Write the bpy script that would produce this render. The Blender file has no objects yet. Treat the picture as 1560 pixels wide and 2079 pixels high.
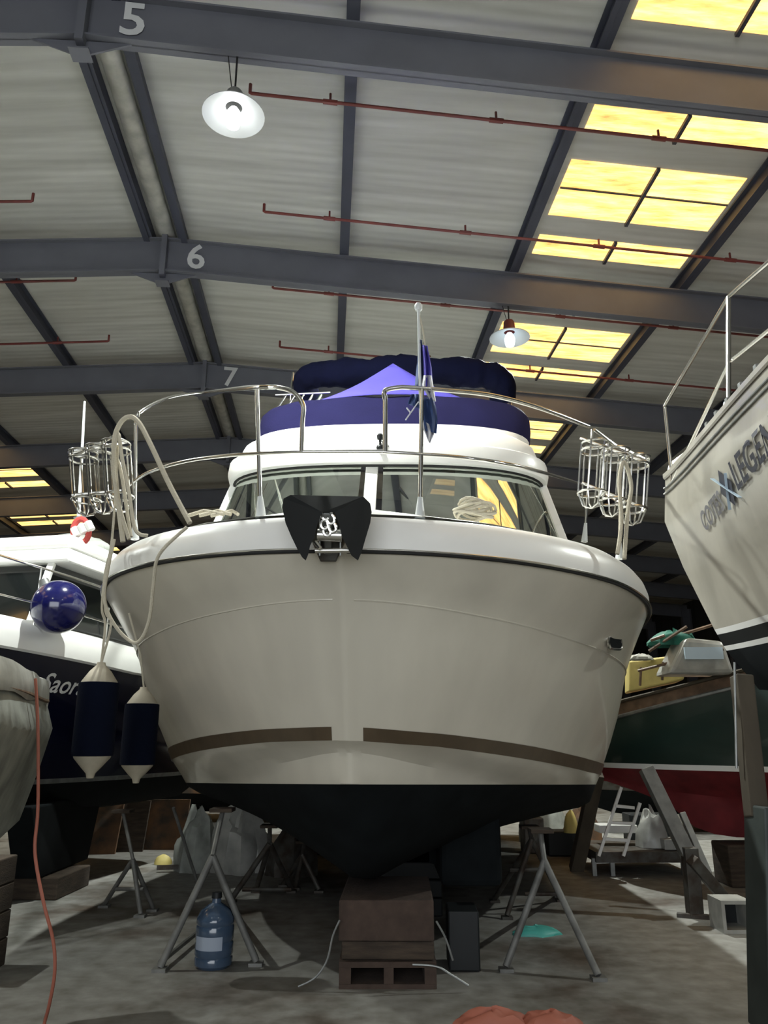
import bpy, bmesh, math, random
from mathutils import Vector, Matrix, noise
random.seed(7)
C = bpy.context.scene
COL = C.collection
PI = math.pi
# ------------------------------------------------------------------ camera
F, PITCH, EYE = 1600.0, math.radians(16.15), 1.6
cam = bpy.data.cameras.new('camera'); camo = bpy.data.objects.new('camera', cam); COL.objects.link(camo)
camo.location = (0, 0, EYE); camo.rotation_euler = (PI/2 + PITCH, 0, 0)
cam.sensor_fit = 'VERTICAL'; cam.sensor_height = 36; cam.lens = 36*F/2079; cam.clip_end = 300
C.camera = camo
# ------------------------------------------------------------------ world and exposure
w = bpy.data.worlds.new('daylight'); C.world = w; w.use_nodes = True
w.node_tree.nodes['Background'].inputs[0].default_value = (.85, .93, 1, 1)
w.node_tree.nodes['Background'].inputs[1].default_value = 2.2
C.view_settings.view_transform = 'Standard'; C.view_settings.look = 'None'
C.view_settings.gamma = 1; C.view_settings.use_curve_mapping = False
C.view_settings.exposure = 0.0
LAMP_W = 500          # each hanging lamp that is lit
DOORFILL_W = 470          # added fill light at an unseen doorway behind the camera
SKY_E = 2.3           # translucent roof sheets
YB = .071; CB, SB = math.cos(YB), math.sin(YB)
def B(u, v, z): return Vector((u*CB - v*SB, u*SB + v*CB, z))      # building axes: u across, v along the ridge
def area_light(name, loc, target, sx, sy, power, col):
    l = bpy.data.lights.new(name, 'AREA'); l.shape = 'RECTANGLE'; l.size = sx; l.size_y = sy; l.energy = power; l.color = col
    o = bpy.data.objects.new(name, l); COL.objects.link(o); o.location = loc
    o.rotation_euler = (Vector(target)-Vector(loc)).to_track_quat('-Z', 'Y').to_euler(); return o
area_light('doorway_fill_light', B(-2.8, -8.9, 3.2), B(-2.8, 5, 3.4), 11, 6, DOORFILL_W, (.97, .98, 1))  # fill light added behind the camera to brighten the bows

cP, sP = math.cos(PITCH), math.sin(PITCH)
def ray(px, py):
    u = 1039.5-py; fwd = F*cP-u*sP; return (px-780)/fwd, (u*cP+F*sP)/fwd
def at(px, py, D):
    a, b = ray(px, py); return Vector((a*D, D, EYE+b*D))
def atz(px, py, z):
    a, b = ray(px, py); D = (z-EYE)/b; return Vector((a*D, D, z))
def flo(px, py): return atz(px, py, 0.0)

# ------------------------------------------------------------------ materials
def mat(name, col, rough=.6, metal=0., var=0., scale=3., bump=0., bscale=40., col2=None, emit=0., spec=.5, stretch=(1, 1, 1), coat=0., detail=5.):
    m = bpy.data.materials.new(name); m.use_nodes = True; nt = m.node_tree; N = nt.nodes; L = nt.links
    p = N['Principled BSDF']; p.inputs['Roughness'].default_value = rough; p.inputs['Metallic'].default_value = metal
    p.inputs['Specular IOR Level'].default_value = spec; p.inputs['Coat Weight'].default_value = coat
    p.inputs['Base Color'].default_value = (*col, 1)
    tc = N.new('ShaderNodeTexCoord'); mp = N.new('ShaderNodeMapping'); mp.inputs['Scale'].default_value = stretch
    L.new(tc.outputs['Object'], mp.inputs[0])
    if var > 0 or col2:
        n = N.new('ShaderNodeTexNoise'); n.inputs['Scale'].default_value = scale; n.inputs['Detail'].default_value = detail
        L.new(mp.outputs[0], n.inputs['Vector'])
        r = N.new('ShaderNodeValToRGB'); r.color_ramp.elements[0].position = .35; r.color_ramp.elements[1].position = .68
        c2 = col2 or tuple(max(0, c*(1-var)) for c in col)
        r.color_ramp.elements[0].color = (*c2, 1); r.color_ramp.elements[1].color = (*col, 1)
        L.new(n.outputs[0], r.inputs[0]); L.new(r.outputs[0], p.inputs['Base Color'])
        if emit > 0: L.new(r.outputs[0], p.inputs['Emission Color'])
    elif emit > 0: p.inputs['Emission Color'].default_value = (*col, 1)
    if emit > 0: p.inputs['Emission Strength'].default_value = emit
    if bump > 0:
        n2 = N.new('ShaderNodeTexNoise'); n2.inputs['Scale'].default_value = bscale; L.new(mp.outputs[0], n2.inputs['Vector'])
        b = N.new('ShaderNodeBump'); b.inputs['Strength'].default_value = bump; b.inputs['Distance'].default_value = .01
        L.new(n2.outputs[0], b.inputs['Height']); L.new(b.outputs[0], p.inputs['Normal'])
    return m
M = {}
M['gel'] = mat('white_gelcoat', (.66, .64, .59), .22, var=.10, scale=1.2, coat=.3, stretch=(1.5, 1.5, .5))
M['hull'] = mat('cream_hull', (.64, .60, .50), .26, var=.13, scale=1.0, coat=.3, stretch=(2.5, 2.5, .35))
M['white'] = mat('white_moulding', (.84, .84, .81), .3, var=.06, scale=2)
M['stripe'] = mat('brown_stripe', (.085, .06, .035), .35, var=.2, scale=8)
M['antifoul'] = mat('black_antifouling', (.006, .008, .009), .9, var=.4, scale=5, spec=.15)
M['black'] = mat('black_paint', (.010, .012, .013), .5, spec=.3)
M['rubber'] = mat('black_rubber', (.01, .01, .01), .7)
M['steel'] = mat('stainless_tube', (.62, .61, .57), .22, 1.0)
M['dullsteel'] = mat('galvanised_steel', (.33, .34, .33), .5, .7, var=.3, scale=9)
M['stand'] = mat('stand_steel', (.10, .10, .09), .6, .4, var=.5, scale=8, col2=(.05, .035, .025))
M['standlight'] = mat('worn_grey_stand', (.22, .22, .205), .6, .3, var=.4, scale=8)
M['navy'] = mat('navy_canvas', (.011, .010, .048), .95, spec=.15, bump=.3, bscale=60, var=.15, scale=3)
M['navydark'] = mat('dark_navy_canvas', (.003, .004, .018), .95, spec=.1, bump=.6, bscale=14, var=.3)
M['purple'] = mat('lit_navy_and_flag_blue', (.095, .08, .44), .95, spec=.2, var=.12, scale=2)  # navy cover fabric with its lit look put into the colour; also flag blue
M['beam'] = mat('grey_frame_paint', (.135, .14, .165), .5, var=.15, scale=1.5)
M['purlin'] = mat('dark_purlin_paint', (.055, .06, .085), .55, var=.2, scale=2)
M['redpipe'] = mat('red_pipe', (.19, .035, .03), .5, var=.3, scale=5)
M['rope'] = mat('beige_rope', (.50, .46, .36), .9, bump=.6, bscale=120)
M['orange'] = mat('orange_cable', (.40, .13, .085), .6)
M['brick'] = mat('concrete_block', (.075, .05, .038), .95, var=.35, scale=9, bump=.5)
M['wood'] = mat('old_timber', (.07, .05, .034), .9, var=.5, scale=5, stretch=(1, 1, 6), bump=.4)
M['navyhull'] = mat('navy_hull', (.003, .004, .018), .15, coat=.2)
M['greenhull'] = mat('green_hull', (.022, .045, .038), .28, var=.25, scale=1.5, coat=.3)
M['redhull'] = mat('red_antifouling', (.20, .018, .022), .7, var=.35, scale=4)
M['dirty'] = mat('weathered_white_hull', (.50, .47, .40), .3, var=.28, scale=1.6, coat=.2, stretch=(2, 2, .6))
M['tarp'] = mat('grey_tarpaulin', (.40, .42, .38), .6, var=.5, scale=4, bump=.8, bscale=7)
M['plastic'] = mat('white_plastic_sheet', (.50, .50, .46), .35, var=.4, scale=4, bump=1, bscale=6)
M['fender'] = mat('white_fender', (.52, .47, .36), .6, var=.25, scale=7)
M['cover'] = mat('navy_fender_cover', (.003, .005, .014), .95, spec=.1, bump=.3, bscale=90)
M['blueball'] = mat('blue_buoy', (.008, .009, .08), .16, coat=.6)
M['galv'] = mat('ridge_flashing', (.55, .55, .50), .4, .35, var=.35, scale=4)
M['lampmetal'] = mat('white_enamel', (.6, .63, .63), .35)
M['text'] = mat('white_lettering', (.62, .63, .63), .6)
M['textdark'] = mat('blue_black_lettering', (.02, .022, .04), .5)
M['textsilver'] = mat('silver_lettering', (.16, .155, .17), .5)
M['flagblue'] = mat('blue_flag_cloth', (.03, .06, .17), .85)
M['flagwhite'] = mat('white_flag_cloth', (.62, .63, .68), .85)
M['teak'] = mat('varnished_wood', (.20, .12, .07), .55, var=.5, scale=8)
M['yellow'] = mat('yellow_paint', (.70, .58, .20), .6, var=.2, scale=5)
M['green'] = mat('green_net', (.02, .17, .12), .8, var=.4, scale=12)
M['teal'] = mat('teal_plastic', (.08, .42, .36), .5)
M['red'] = mat('red_cloth', (.45, .06, .05), .8)
M['rust'] = mat('rusty_brown_sheet', (.20, .10, .045), .9, var=.7, scale=3.5, col2=(.05, .04, .03), bump=.5, bscale=8)
M['blueplastic'] = mat('blue_tinted_plastic', (.05, .08, .13), .15, coat=.5)
M['paper'] = mat('pale_label', (.33, .38, .46), .6)
M['interior'] = mat('cabin_lining', (.20, .21, .18), .8)
M['paleblue'] = mat('pale_blue_board', (.50, .62, .72), .6)
M['post'] = mat('greenish_post_paint', (.05, .062, .058), .6, var=.35, scale=6)
M['postwood'] = mat('brown_prop_timber', (.075, .06, .04), .85, var=.4, scale=6, stretch=(1, 1, .3))
M['glow'] = mat('lamp_glow', (1, 1, 1), emit=7)
M['dim'] = mat('lamp_dim_glow', (.72, .86, 1), emit=3)
def glass_mat():
    m = bpy.data.materials.new('window_glass'); m.use_nodes = True; nt = m.node_tree; N = nt.nodes; L = nt.links; N.clear()
    o = N.new('ShaderNodeOutputMaterial'); mx = N.new('ShaderNodeMixShader'); t = N.new('ShaderNodeBsdfTransparent'); g = N.new('ShaderNodeBsdfGlossy')
    t.inputs[0].default_value = (.38, .42, .38, 1); g.inputs['Roughness'].default_value = .03; g.inputs[0].default_value = (.85, .9, .85, 1); mx.inputs[0].default_value = .72
    L.new(t.outputs[0], mx.inputs[1]); L.new(g.outputs[0], mx.inputs[2]); L.new(mx.outputs[0], o.inputs[0]); return m
M['glass'] = glass_mat()
M['darkglass'] = mat('dark_window', (.01, .012, .012), .08, coat=.4)
def ceiling_mat():
    m = mat('profiled_roof_sheet', (.40, .40, .365), .65); nt = m.node_tree; N = nt.nodes; L = nt.links; p = N['Principled BSDF']
    tc = N.new('ShaderNodeTexCoord'); mp = N.new('ShaderNodeMapping'); mp.inputs['Rotation'].default_value = (0, 0, -YB); L.new(tc.outputs['Object'], mp.inputs[0])
    wv = N.new('ShaderNodeTexWave'); wv.bands_direction = 'Y'; wv.inputs['Scale'].default_value = 1.9; wv.inputs['Distortion'].default_value = .4; L.new(mp.outputs[0], wv.inputs[0])
    mp2 = N.new('ShaderNodeMapping'); mp2.inputs['Rotation'].default_value = (0, 0, -YB); mp2.inputs['Scale'].default_value = (.25, 3.2, 1); L.new(tc.outputs['Object'], mp2.inputs[0])
    nz = N.new('ShaderNodeTexNoise'); nz.inputs['Scale'].default_value = 1.3; nz.inputs['Detail'].default_value = 6; L.new(mp2.outputs[0], nz.inputs[0])
    r = N.new('ShaderNodeValToRGB'); r.color_ramp.elements[0].color = (.45, .455, .425, 1); r.color_ramp.elements[1].color = (.63, .635, .60, 1)
    r.color_ramp.elements[0].position = .3; r.color_ramp.elements[1].position = .7
    L.new(nz.outputs[0], r.inputs[0]); L.new(r.outputs[0], p.inputs['Base Color'])
    b = N.new('ShaderNodeBump'); b.inputs['Strength'].default_value = .22; b.inputs['Distance'].default_value = .025; L.new(wv.outputs[1], b.inputs['Height']); L.new(b.outputs[0], p.inputs['Normal'])
    return m
M['ceiling'] = ceiling_mat()
def sky_mat():
    m = bpy.data.materials.new('stained_rooflight_sheet'); m.use_nodes = True; nt = m.node_tree; N = nt.nodes; L = nt.links; p = N['Principled BSDF']
    tc = N.new('ShaderNodeTexCoord'); mp = N.new('ShaderNodeMapping'); mp.inputs['Rotation'].default_value = (0, 0, -YB); mp.inputs['Scale'].default_value = (.8, 5, 1); L.new(tc.outputs['Object'], mp.inputs[0])
    nz = N.new('ShaderNodeTexNoise'); nz.inputs['Scale'].default_value = 1.6; nz.inputs['Detail'].default_value = 7; nz.inputs['Roughness'].default_value = .65; L.new(mp.outputs[0], nz.inputs[0])
    r = N.new('ShaderNodeValToRGB'); e = r.color_ramp.elements
    e[0].position = .30; e[0].color = (.42, .20, .055, 1); e[1].position = .62; e[1].color = (1.0, .68, .25, 1)
    k = e.new(.45); k.color = (.80, .44, .13, 1)
    L.new(nz.outputs[0], r.inputs[0]); L.new(r.outputs[0], p.inputs['Emission Color']); L.new(r.outputs[0], p.inputs['Base Color'])
    p.inputs['Emission Strength'].default_value = SKY_E; p.inputs['Roughness'].default_value = .5
    return m
M['sky'] = sky_mat()
def floor_mat():
    m = bpy.data.materials.new('stained_concrete'); m.use_nodes = True; nt = m.node_tree; N = nt.nodes; L = nt.links; p = N['Principled BSDF']
    tc = N.new('ShaderNodeTexCoord')
    n1 = N.new('ShaderNodeTexNoise'); n1.inputs['Scale'].default_value = .55; n1.inputs['Detail'].default_value = 6; n1.inputs['Roughness'].default_value = .6; L.new(tc.outputs['Object'], n1.inputs[0])
    n2 = N.new('ShaderNodeTexNoise'); n2.inputs['Scale'].default_value = 6; n2.inputs['Detail'].default_value = 8; L.new(tc.outputs['Object'], n2.inputs[0])
    r1 = N.new('ShaderNodeValToRGB'); r1.color_ramp.elements[0].position = .36; r1.color_ramp.elements[1].position = .48
    r1.color_ramp.elements[0].color = (.115, .088, .066, 1); r1.color_ramp.elements[1].color = (.31, .305, .285, 1)
    r2 = N.new('ShaderNodeValToRGB'); r2.color_ramp.elements[0].position = .3; r2.color_ramp.elements[0].color = (.55, .54, .5, 1); r2.color_ramp.elements[1].position = .7; r2.color_ramp.elements[1].color = (1, 1, 1, 1)
    mx = N.new('ShaderNodeMix'); mx.data_type = 'RGBA'; mx.blend_type = 'MULTIPLY'; mx.inputs[0].default_value = 1
    L.new(n1.outputs[0], r1.inputs[0]); L.new(n2.outputs[0], r2.inputs[0]); L.new(r1.outputs[0], mx.inputs[6]); L.new(r2.outputs[0], mx.inputs[7]); L.new(mx.outputs[2], p.inputs['Base Color'])
    p.inputs['Roughness'].default_value = .6
    b = N.new('ShaderNodeBump'); b.inputs['Strength'].default_value = .25; L.new(n2.outputs[0], b.inputs['Height']); L.new(b.outputs[0], p.inputs['Normal'])
    return m
M['floor'] = floor_mat()
M['wall'] = mat('dark_wall_cladding', (.045, .047, .05), .7, var=.4, scale=.8, stretch=(4, 4, .3))

# ------------------------------------------------------------------ mesh helpers
class MB:
    def __init__(s): s.v = []; s.f = []
    def add(s, vs, fs):
        o = len(s.v); s.v += [Vector(p) for p in vs]; s.f += [tuple(i+o for i in f) for f in fs]; return s
    def box(s, c, size, rot=None):
        hx, hy, hz = (k/2 for k in size); R = rot or Matrix.Identity(3); c = Vector(c)
        vs = [c+R@Vector((x, y, z)) for x in (-hx, hx) for y in (-hy, hy) for z in (-hz, hz)]
        return s.add(vs, [(0, 1, 3, 2), (4, 6, 7, 5), (0, 4, 5, 1), (2, 3, 7, 6), (0, 2, 6, 4), (1, 5, 7, 3)])
    def bar(s, a, b, wd, h=None, up=(0, 0, 1)):
        a = Vector(a); b = Vector(b); h = h or wd; d = (b-a).normalized(); u = Vector(up)
        if abs(d.dot(u)) > .98: u = Vector((0, 1, 0))
        x = d.cross(u).normalized(); z = x.cross(d)
        vs = [p+x*(i*wd/2)+z*(j*h/2) for p in (a, b) for i, j in ((-1, -1), (1, -1), (1, 1), (-1, 1))]
        return s.add(vs, [(0, 3, 2, 1), (4, 5, 6, 7), (0, 1, 5, 4), (1, 2, 6, 5), (2, 3, 7, 6), (3, 0, 4, 7)])
    def tube(s, pts, r, n=8, closed=False, cap=True):
        pts = [Vector(p) for p in pts]; m = len(pts); rs = r if isinstance(r, (list, tuple)) else [r]*m; o = len(s.v)
        nrm = None
        for i, p in enumerate(pts):
            if closed: t = pts[(i+1) % m]-pts[i-1]
            else: t = pts[min(i+1, m-1)]-pts[max(i-1, 0)]
            if t.length < 1e-9: t = Vector((0, 0, 1))
            t.normalize()
            if nrm is None: nrm = t.orthogonal().normalized()
            else:
                nrm = nrm-t*nrm.dot(t)
                nrm = nrm.normalized() if nrm.length > 1e-6 else t.orthogonal().normalized()
            bn = t.cross(nrm)
            for k in range(n):
                a = 2*PI*k/n; s.v.append(p+(nrm*math.cos(a)+bn*math.sin(a))*rs[i])
        for i in range(m if closed else m-1):
            j = (i+1) % m
            for k in range(n):
                l = (k+1) % n; s.f.append((o+i*n+k, o+i*n+l, o+j*n+l, o+j*n+k))
        if cap and not closed:
            s.f.append(tuple(o+k for k in range(n))[::-1]); s.f.append(tuple(o+(m-1)*n+k for k in range(n)))
        return s
    def grid(s, rows, closed=False, flip=False):
        o = len(s.v); n = len(rows[0])
        for r in rows: s.v += [Vector(p) for p in r]
        for i in range(len(rows)-1):
            for j in range(n if closed else n-1):
                k = (j+1) % n; f = (o+i*n+j, o+i*n+k, o+(i+1)*n+k, o+(i+1)*n+j); s.f.append(f[::-1] if flip else f)
        return s
    def lathe(s, base, prof, n=24, axis=(0, 0, 1)):
        ax = Vector(axis).normalized(); x = ax.orthogonal().normalized(); y = ax.cross(x); base = Vector(base)
        return s.grid([[base+ax*z+(x*math.cos(2*PI*k/n)+y*math.sin(2*PI*k/n))*r for k in range(n)] for r, z in prof], closed=True)
    def poly(s, pts, th, nrm):
        pts = [Vector(p) for p in pts]; nrm = Vector(nrm).normalized()*th; n = len(pts)
        return s.add(pts+[p+nrm for p in pts], [tuple(range(n))[::-1], tuple(range(n, 2*n))]+[(i, (i+1) % n, n+(i+1) % n, n+i) for i in range(n)])
    def build(s, name, m, parent=None, smooth=False, bevel=0, solid=0, loc=None, sub=0):
        me = bpy.data.meshes.new(name)
        if parent is not None: off = root_loc(parent)
        else:
            if loc is None:
                xs = [p.x for p in s.v]; ys = [p.y for p in s.v]; off = Vector(((min(xs)+max(xs))/2, (min(ys)+max(ys))/2, min(p.z for p in s.v)))
            else: off = Vector(loc)
        me.from_pydata([p-off for p in s.v], [], s.f); me.validate()
        bm = bmesh.new(); bm.from_mesh(me); bmesh.ops.remove_doubles(bm, verts=bm.verts, dist=1e-5); bmesh.ops.recalc_face_normals(bm, faces=bm.faces); bm.to_mesh(me); bm.free()
        if smooth:
            for p in me.polygons: p.use_smooth = True
            try: me.set_sharp_from_angle(angle=math.radians(38))
            except Exception: pass
        o = bpy.data.objects.new(name, me); COL.objects.link(o); me.materials.append(M[m] if isinstance(m, str) else m)
        if parent is not None: o.parent = parent
        else: o.location = off
        if solid: k = o.modifiers.new('solid', 'SOLIDIFY'); k.thickness = solid; k.offset = 0
        if bevel: k = o.modifiers.new('bevel', 'BEVEL'); k.width = bevel; k.segments = 2; k.limit_method = 'ANGLE'
        if sub: k = o.modifiers.new('sub', 'SUBSURF'); k.levels = sub; k.render_levels = sub
        return o
def root_loc(o):
    p = Vector((0, 0, 0))
    while o: p = p+Vector(o.location); o = o.parent
    return p
def tag(o, label=None, cat=None, group=None, kind=None):
    if label: o['label'] = label
    if cat: o['category'] = cat
    if group: o['group'] = group
    if kind: o['kind'] = kind
    return o
def thing(name, loc, label, cat, group=None):
    o = bpy.data.objects.new(name, None); COL.objects.link(o); o.location = loc; o.empty_display_size = .1
    return tag(o, label, cat, group)
def struct(o): o['kind'] = 'structure'; return o
def text_mesh(body, size, shear=0., bold=0.):
    cu = bpy.data.curves.new('lettering', 'FONT'); cu.body = body; cu.size = size; cu.shear = shear; cu.offset = bold; cu.resolution_u = 3
    o = bpy.data.objects.new('lettering', cu); COL.objects.link(o); dg = bpy.context.evaluated_depsgraph_get()
    me = bpy.data.meshes.new_from_object(o.evaluated_get(dg)); vs = [v.co.copy() for v in me.vertices]; fs = [tuple(p.vertices) for p in me.polygons]
    bpy.data.objects.remove(o); bpy.data.meshes.remove(me); bpy.data.curves.remove(cu); return vs, fs
def interp(x, tb):
    if x <= tb[0][0]: return tb[0][1]
    for (a, p), (b, q) in zip(tb, tb[1:]):
        if x <= b: return p+(q-p)*(x-a)/(b-a)
    return tb[-1][1]
def smoothpath(pts, n=6):
    pts = [Vector(p) for p in pts]; out = []
    for i in range(len(pts)-1):
        p0 = pts[max(i-1, 0)]; p1 = pts[i]; p2 = pts[i+1]; p3 = pts[min(i+2, len(pts)-1)]
        for k in range(n):
            t = k/n; out.append(.5*((2*p1)+(p2-p0)*t+(2*p0-5*p1+4*p2-p3)*t*t+(3*p1-p0-3*p2+p3)*t**3))
    return out+[pts[-1]]

# ================================================================== THE SHED
RU = -2.82; V5 = 7.1; BAY = 4.5; SL = .068; EAVE = 21.0; ZR = 9.62; DEPTH = .62
def roofz(u): return ZR-SL*abs(u-RU)
VA, VB = -9.2, 52.5
fl = MB().box(B(RU, (VA-4+VB)/2, -.1), (48, VB-VA+6, .2), Matrix.Rotation(YB, 3, 'Z')); struct(fl.build('floor', 'floor', loc=(0, 0, 0)))
cm = MB()
for sg in (-1, 1):
    for th in (0,):
        a = B(RU, VA, roofz(RU)+.27); b = B(RU+sg*(EAVE+.6), VA, roofz(RU+EAVE+.6)+.27); c = B(RU+sg*(EAVE+.6), VB, roofz(RU+EAVE+.6)+.27); d = B(RU, VB, roofz(RU)+.27)
        cm.add([a, b, c, d, a+Vector((0, 0, .1)), b+Vector((0, 0, .1)), c+Vector((0, 0, .1)), d+Vector((0, 0, .1))], [(0, 1, 2, 3), (7, 6, 5, 4), (0, 4, 5, 1), (1, 5, 6, 2), (2, 6, 7, 3), (3, 7, 4, 0)])
struct(cm.build('ceiling', 'ceiling', loc=(0, 0, 0)))
RZ = Matrix.Rotation(YB, 3, 'Z')
struct(MB().box(B(RU-EAVE-.4, (VA+VB)/2, 4.35), (.2, VB-VA, 8.7), RZ).build('wall_left', 'wall'))
struct(MB().box(B(RU+EAVE+.4, (VA+VB)/2, 4.35), (.2, VB-VA, 8.7), RZ).build('wall_right', 'wall'))
def gable(v, name, door=False):
    m = MB(); E2 = EAVE+.5
    if not door: pts = [B(RU-E2, v, 0), B(RU+E2, v, 0), B(RU+E2, v, roofz(RU+E2)+.25), B(RU, v, ZR+.25), B(RU-E2, v, roofz(RU-E2)+.25)]; m.poly(pts, .2, B(0, 1, 0))
    else:
        for x0, x1 in ((-E2, -6), (6, E2)): m.poly([B(RU+x0, v, 0), B(RU+x1, v, 0), B(RU+x1, v, roofz(RU+x1)+.25), B(RU+x0, v, roofz(RU+x0)+.25)], .2, B(0, 1, 0))
        m.poly([B(RU-6, v, 6.5), B(RU+6, v, 6.5), B(RU+6, v, roofz(RU+6)+.25), B(RU, v, ZR+.25), B(RU-6, v, roofz(RU+6)+.25)], .2, B(0, 1, 0))
    struct(m.build(name, 'wall'))
gable(VB-.1, 'wall_far'); gable(VA, 'wall_near', True)
# roof frames
def ibeam(m, u0, u1, v, dz_top=0., dz_bot=0., fw=.17):
    t0, t1 = roofz(u0), roofz(u1)
    def slab(za0, za1, zb0, zb1, hw):     # za bottom, zb top, at u0/u1
        vs = [B(u, v+s, z) for (u, z) in ((u0, za0), (u0, zb0), (u1, za1), (u1, zb1)) for s in (-hw, hw)]
        m.add(vs, [(0, 1, 3, 2), (4, 6, 7, 5), (0, 4, 5, 1), (2, 3, 7, 6), (0, 2, 6, 4), (1, 5, 7, 3)])
    slab(t0-DEPTH, t1-DEPTH, t0, t1, .008)
    slab(t0-.025, t1-.025, t0, t1, fw/2); slab(t0-DEPTH, t1-DEPTH, t0-DEPTH+.025, t1-DEPTH+.025, fw/2)
NAMES = {2: 'grey roof frame behind the camera end, first of the row', 3: 'grey roof frame over the near end of the shed', 4: 'grey roof frame just above the top of the photo, nearest skylights',
 5: 'grey steel roof frame painted with a large white 5', 6: 'grey steel roof frame painted with a white 6', 7: 'grey steel roof frame painted with a white 7',
 8: 'dark roof frame next behind the one numbered 7', 9: 'second dark roof frame behind the one numbered 7', 10: 'third dark roof frame behind the one numbered 7', 11: 'fourth dark roof frame behind the one numbered 7',
 12: 'fifth dark roof frame behind the one numbered 7', 13: 'sixth dark roof frame behind the one numbered 7', 14: 'far dark roof frame nearest the end wall'}
for n in range(3, 15):
    v = V5+(n-5)*BAY
    t = thing('roof_frame', B(RU, v, 0), NAMES[n], 'steel frame', 'steel roof frames')
    for sg in (-1, 1):
        m = MB(); ibeam(m, RU, RU+sg*EAVE, v); m.build('rafter', 'beam', t)
        m = MB(); u = RU+sg*(EAVE-.1); m.box(B(u, v, 4.0), (.45, .02, 8.0), RZ); m.box(B(u-.22, v, 4.0), (.02, .24, 8.0), RZ); m.box(B(u+.22, v, 4.0), (.02, .24, 8.0), RZ); m.build('column', 'beam', t)
    m = MB(); zt = ZR+.02; zb = ZR-DEPTH
    m.box(B(RU, v, (zt+zb)/2-.05), (.09, .26, zt-zb+.12), RZ)
    for s in (-.1, .1):
        m.poly([B(RU-.55, v+s*0-.012, zb-.03), B(RU+.55, v-.012, zb-.03), B(RU+.1, v-.012, zb-.2), B(RU-.1, v-.012, zb-.2)], .024, B(0, 1, 0))
    m.box(B(RU, v, zb-.2), (.22, .2, .02), RZ)
    m.build('apex_plate', 'beam', t)
    if n in (5, 6, 7):
        vs, fs = text_mesh(str(n), .64, bold=.010); cx = sum(p.x for p in vs)/len(vs)
        uc = RU+.52
        q = [B(uc+(p.x-cx), v-.022, roofz(uc)-DEPTH+.13+p.y-SL*(p.x-cx)) for p in vs]; q2 = [B(uc+(p.x-cx), v-.010, roofz(uc)-DEPTH+.10+p.y-SL*(p.x-cx)) for p in vs]
        mm = MB().add(q, fs); o = mm.build('number', 'text', t); o['label'] = 'white painted number %d' % n
# purlins (one continuous run each)
PL = {0: 0, 1: 2.97, 2: 5.85, 3: 8.78, 4: 11.8, 5: 14.8, 6: 17.8, -1: -2.97, -2: -5.85, -3: -8.78, -4: -11.8, -5: -14.8, -6: -17.8}
nm = {1: 'first', 2: 'second', 3: 'third', 4: 'fourth', 5: 'fifth', 6: 'sixth'}
for k, off in PL.items():
    if k == 0: continue
    u = RU+off; z = roofz(u)
    m = MB(); L0, L1 = B(u, VA+.4, z+.12), B(u, VB-.6, z+.12)
    m.bar(L0, L1, .02, .24); m.bar(B(u, VA+.4, z+.012), B(u, VB-.6, z+.012), .15, .02); m.bar(B(u, VA+.4, z+.235), B(u, VB-.6, z+.235), .15, .02)
    o = m.build('purlin', 'purlin'); side = 'right' if k > 0 else 'left'
    tag(o, '%s long dark roof purlin to the %s of the ridge' % (nm[abs(k)], side), 'roof beam', 'long roof purlins')
for off, lab in ((-.27, 'dark purlin along the left edge of the silver ridge strip'), (.27, 'dark purlin along the right edge of the silver ridge strip')):
    u = RU+off; z = roofz(u)
    m = MB(); m.bar(B(u, VA+.4, z+.1), B(u, VB-.6, z+.1), .11, .2); m.bar(B(u+.04*(1 if off > 0 else -1), VA+.4, z-.02), B(u+.04*(1 if off > 0 else -1), VB-.6, z-.02), .1, .03)
    tag(m.build('ridge_purlin', 'purlin'), lab, 'roof beam', 'ridge purlins')
m = MB(); rows = []
for v in [VA+.3]+[V5+(k-5)*BAY for k in range(3, 15)]+[VB-.4]:
    rows.append([B(RU+.14*math.cos(a), v, ZR+.12-.10*math.sin(a)) for a in [PI*i/10 for i in range(11)]])
m.grid(rows); o = m.build('ridge_strip', 'galv', smooth=True, solid=.004); tag(o, 'long silver half round strip running under the ridge', 'ridge flashing')
# rooflights
wn = 0
for n in range(3, 14):
    v = V5+(n-5)*BAY
    for sg in (1, -1):
        for (a, b, split) in ((.98, 1.42, False), (1.98, 3.20, True), (3.70, 4.22, False)):
            wn += 1; m = MB(); o0, o1 = 6.12, 8.66
            def P(off, vv, dz): u = RU+sg*off; return B(u, vv, roofz(u)+dz)
            m.add([P(o0, v+a, .262), P(o1, v+a, .262), P(o1, v+b, .262), P(o0, v+b, .262), P(o0, v+a, .275), P(o1, v+a, .275), P(o1, v+b, .275), P(o0, v+b, .275)],
                  [(0, 1, 2, 3), (7, 6, 5, 4), (0, 4, 5, 1), (1, 5, 6, 2), (2, 6, 7, 3), (3, 7, 4, 0)])
            o = struct(m.build('window_%d' % wn, 'sky'))
            m = MB(); om = 7.36; m.bar(P(om, v+a-.03, .235), P(om, v+b+.03, .235), .05, .05)
            if split: vm = v+a+(b-a)*.47; m.bar(P(o0, vm, .25), P(o1, vm, .25), .025, .02)
            m.build('glazing_bar', 'purlin', o)
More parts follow.
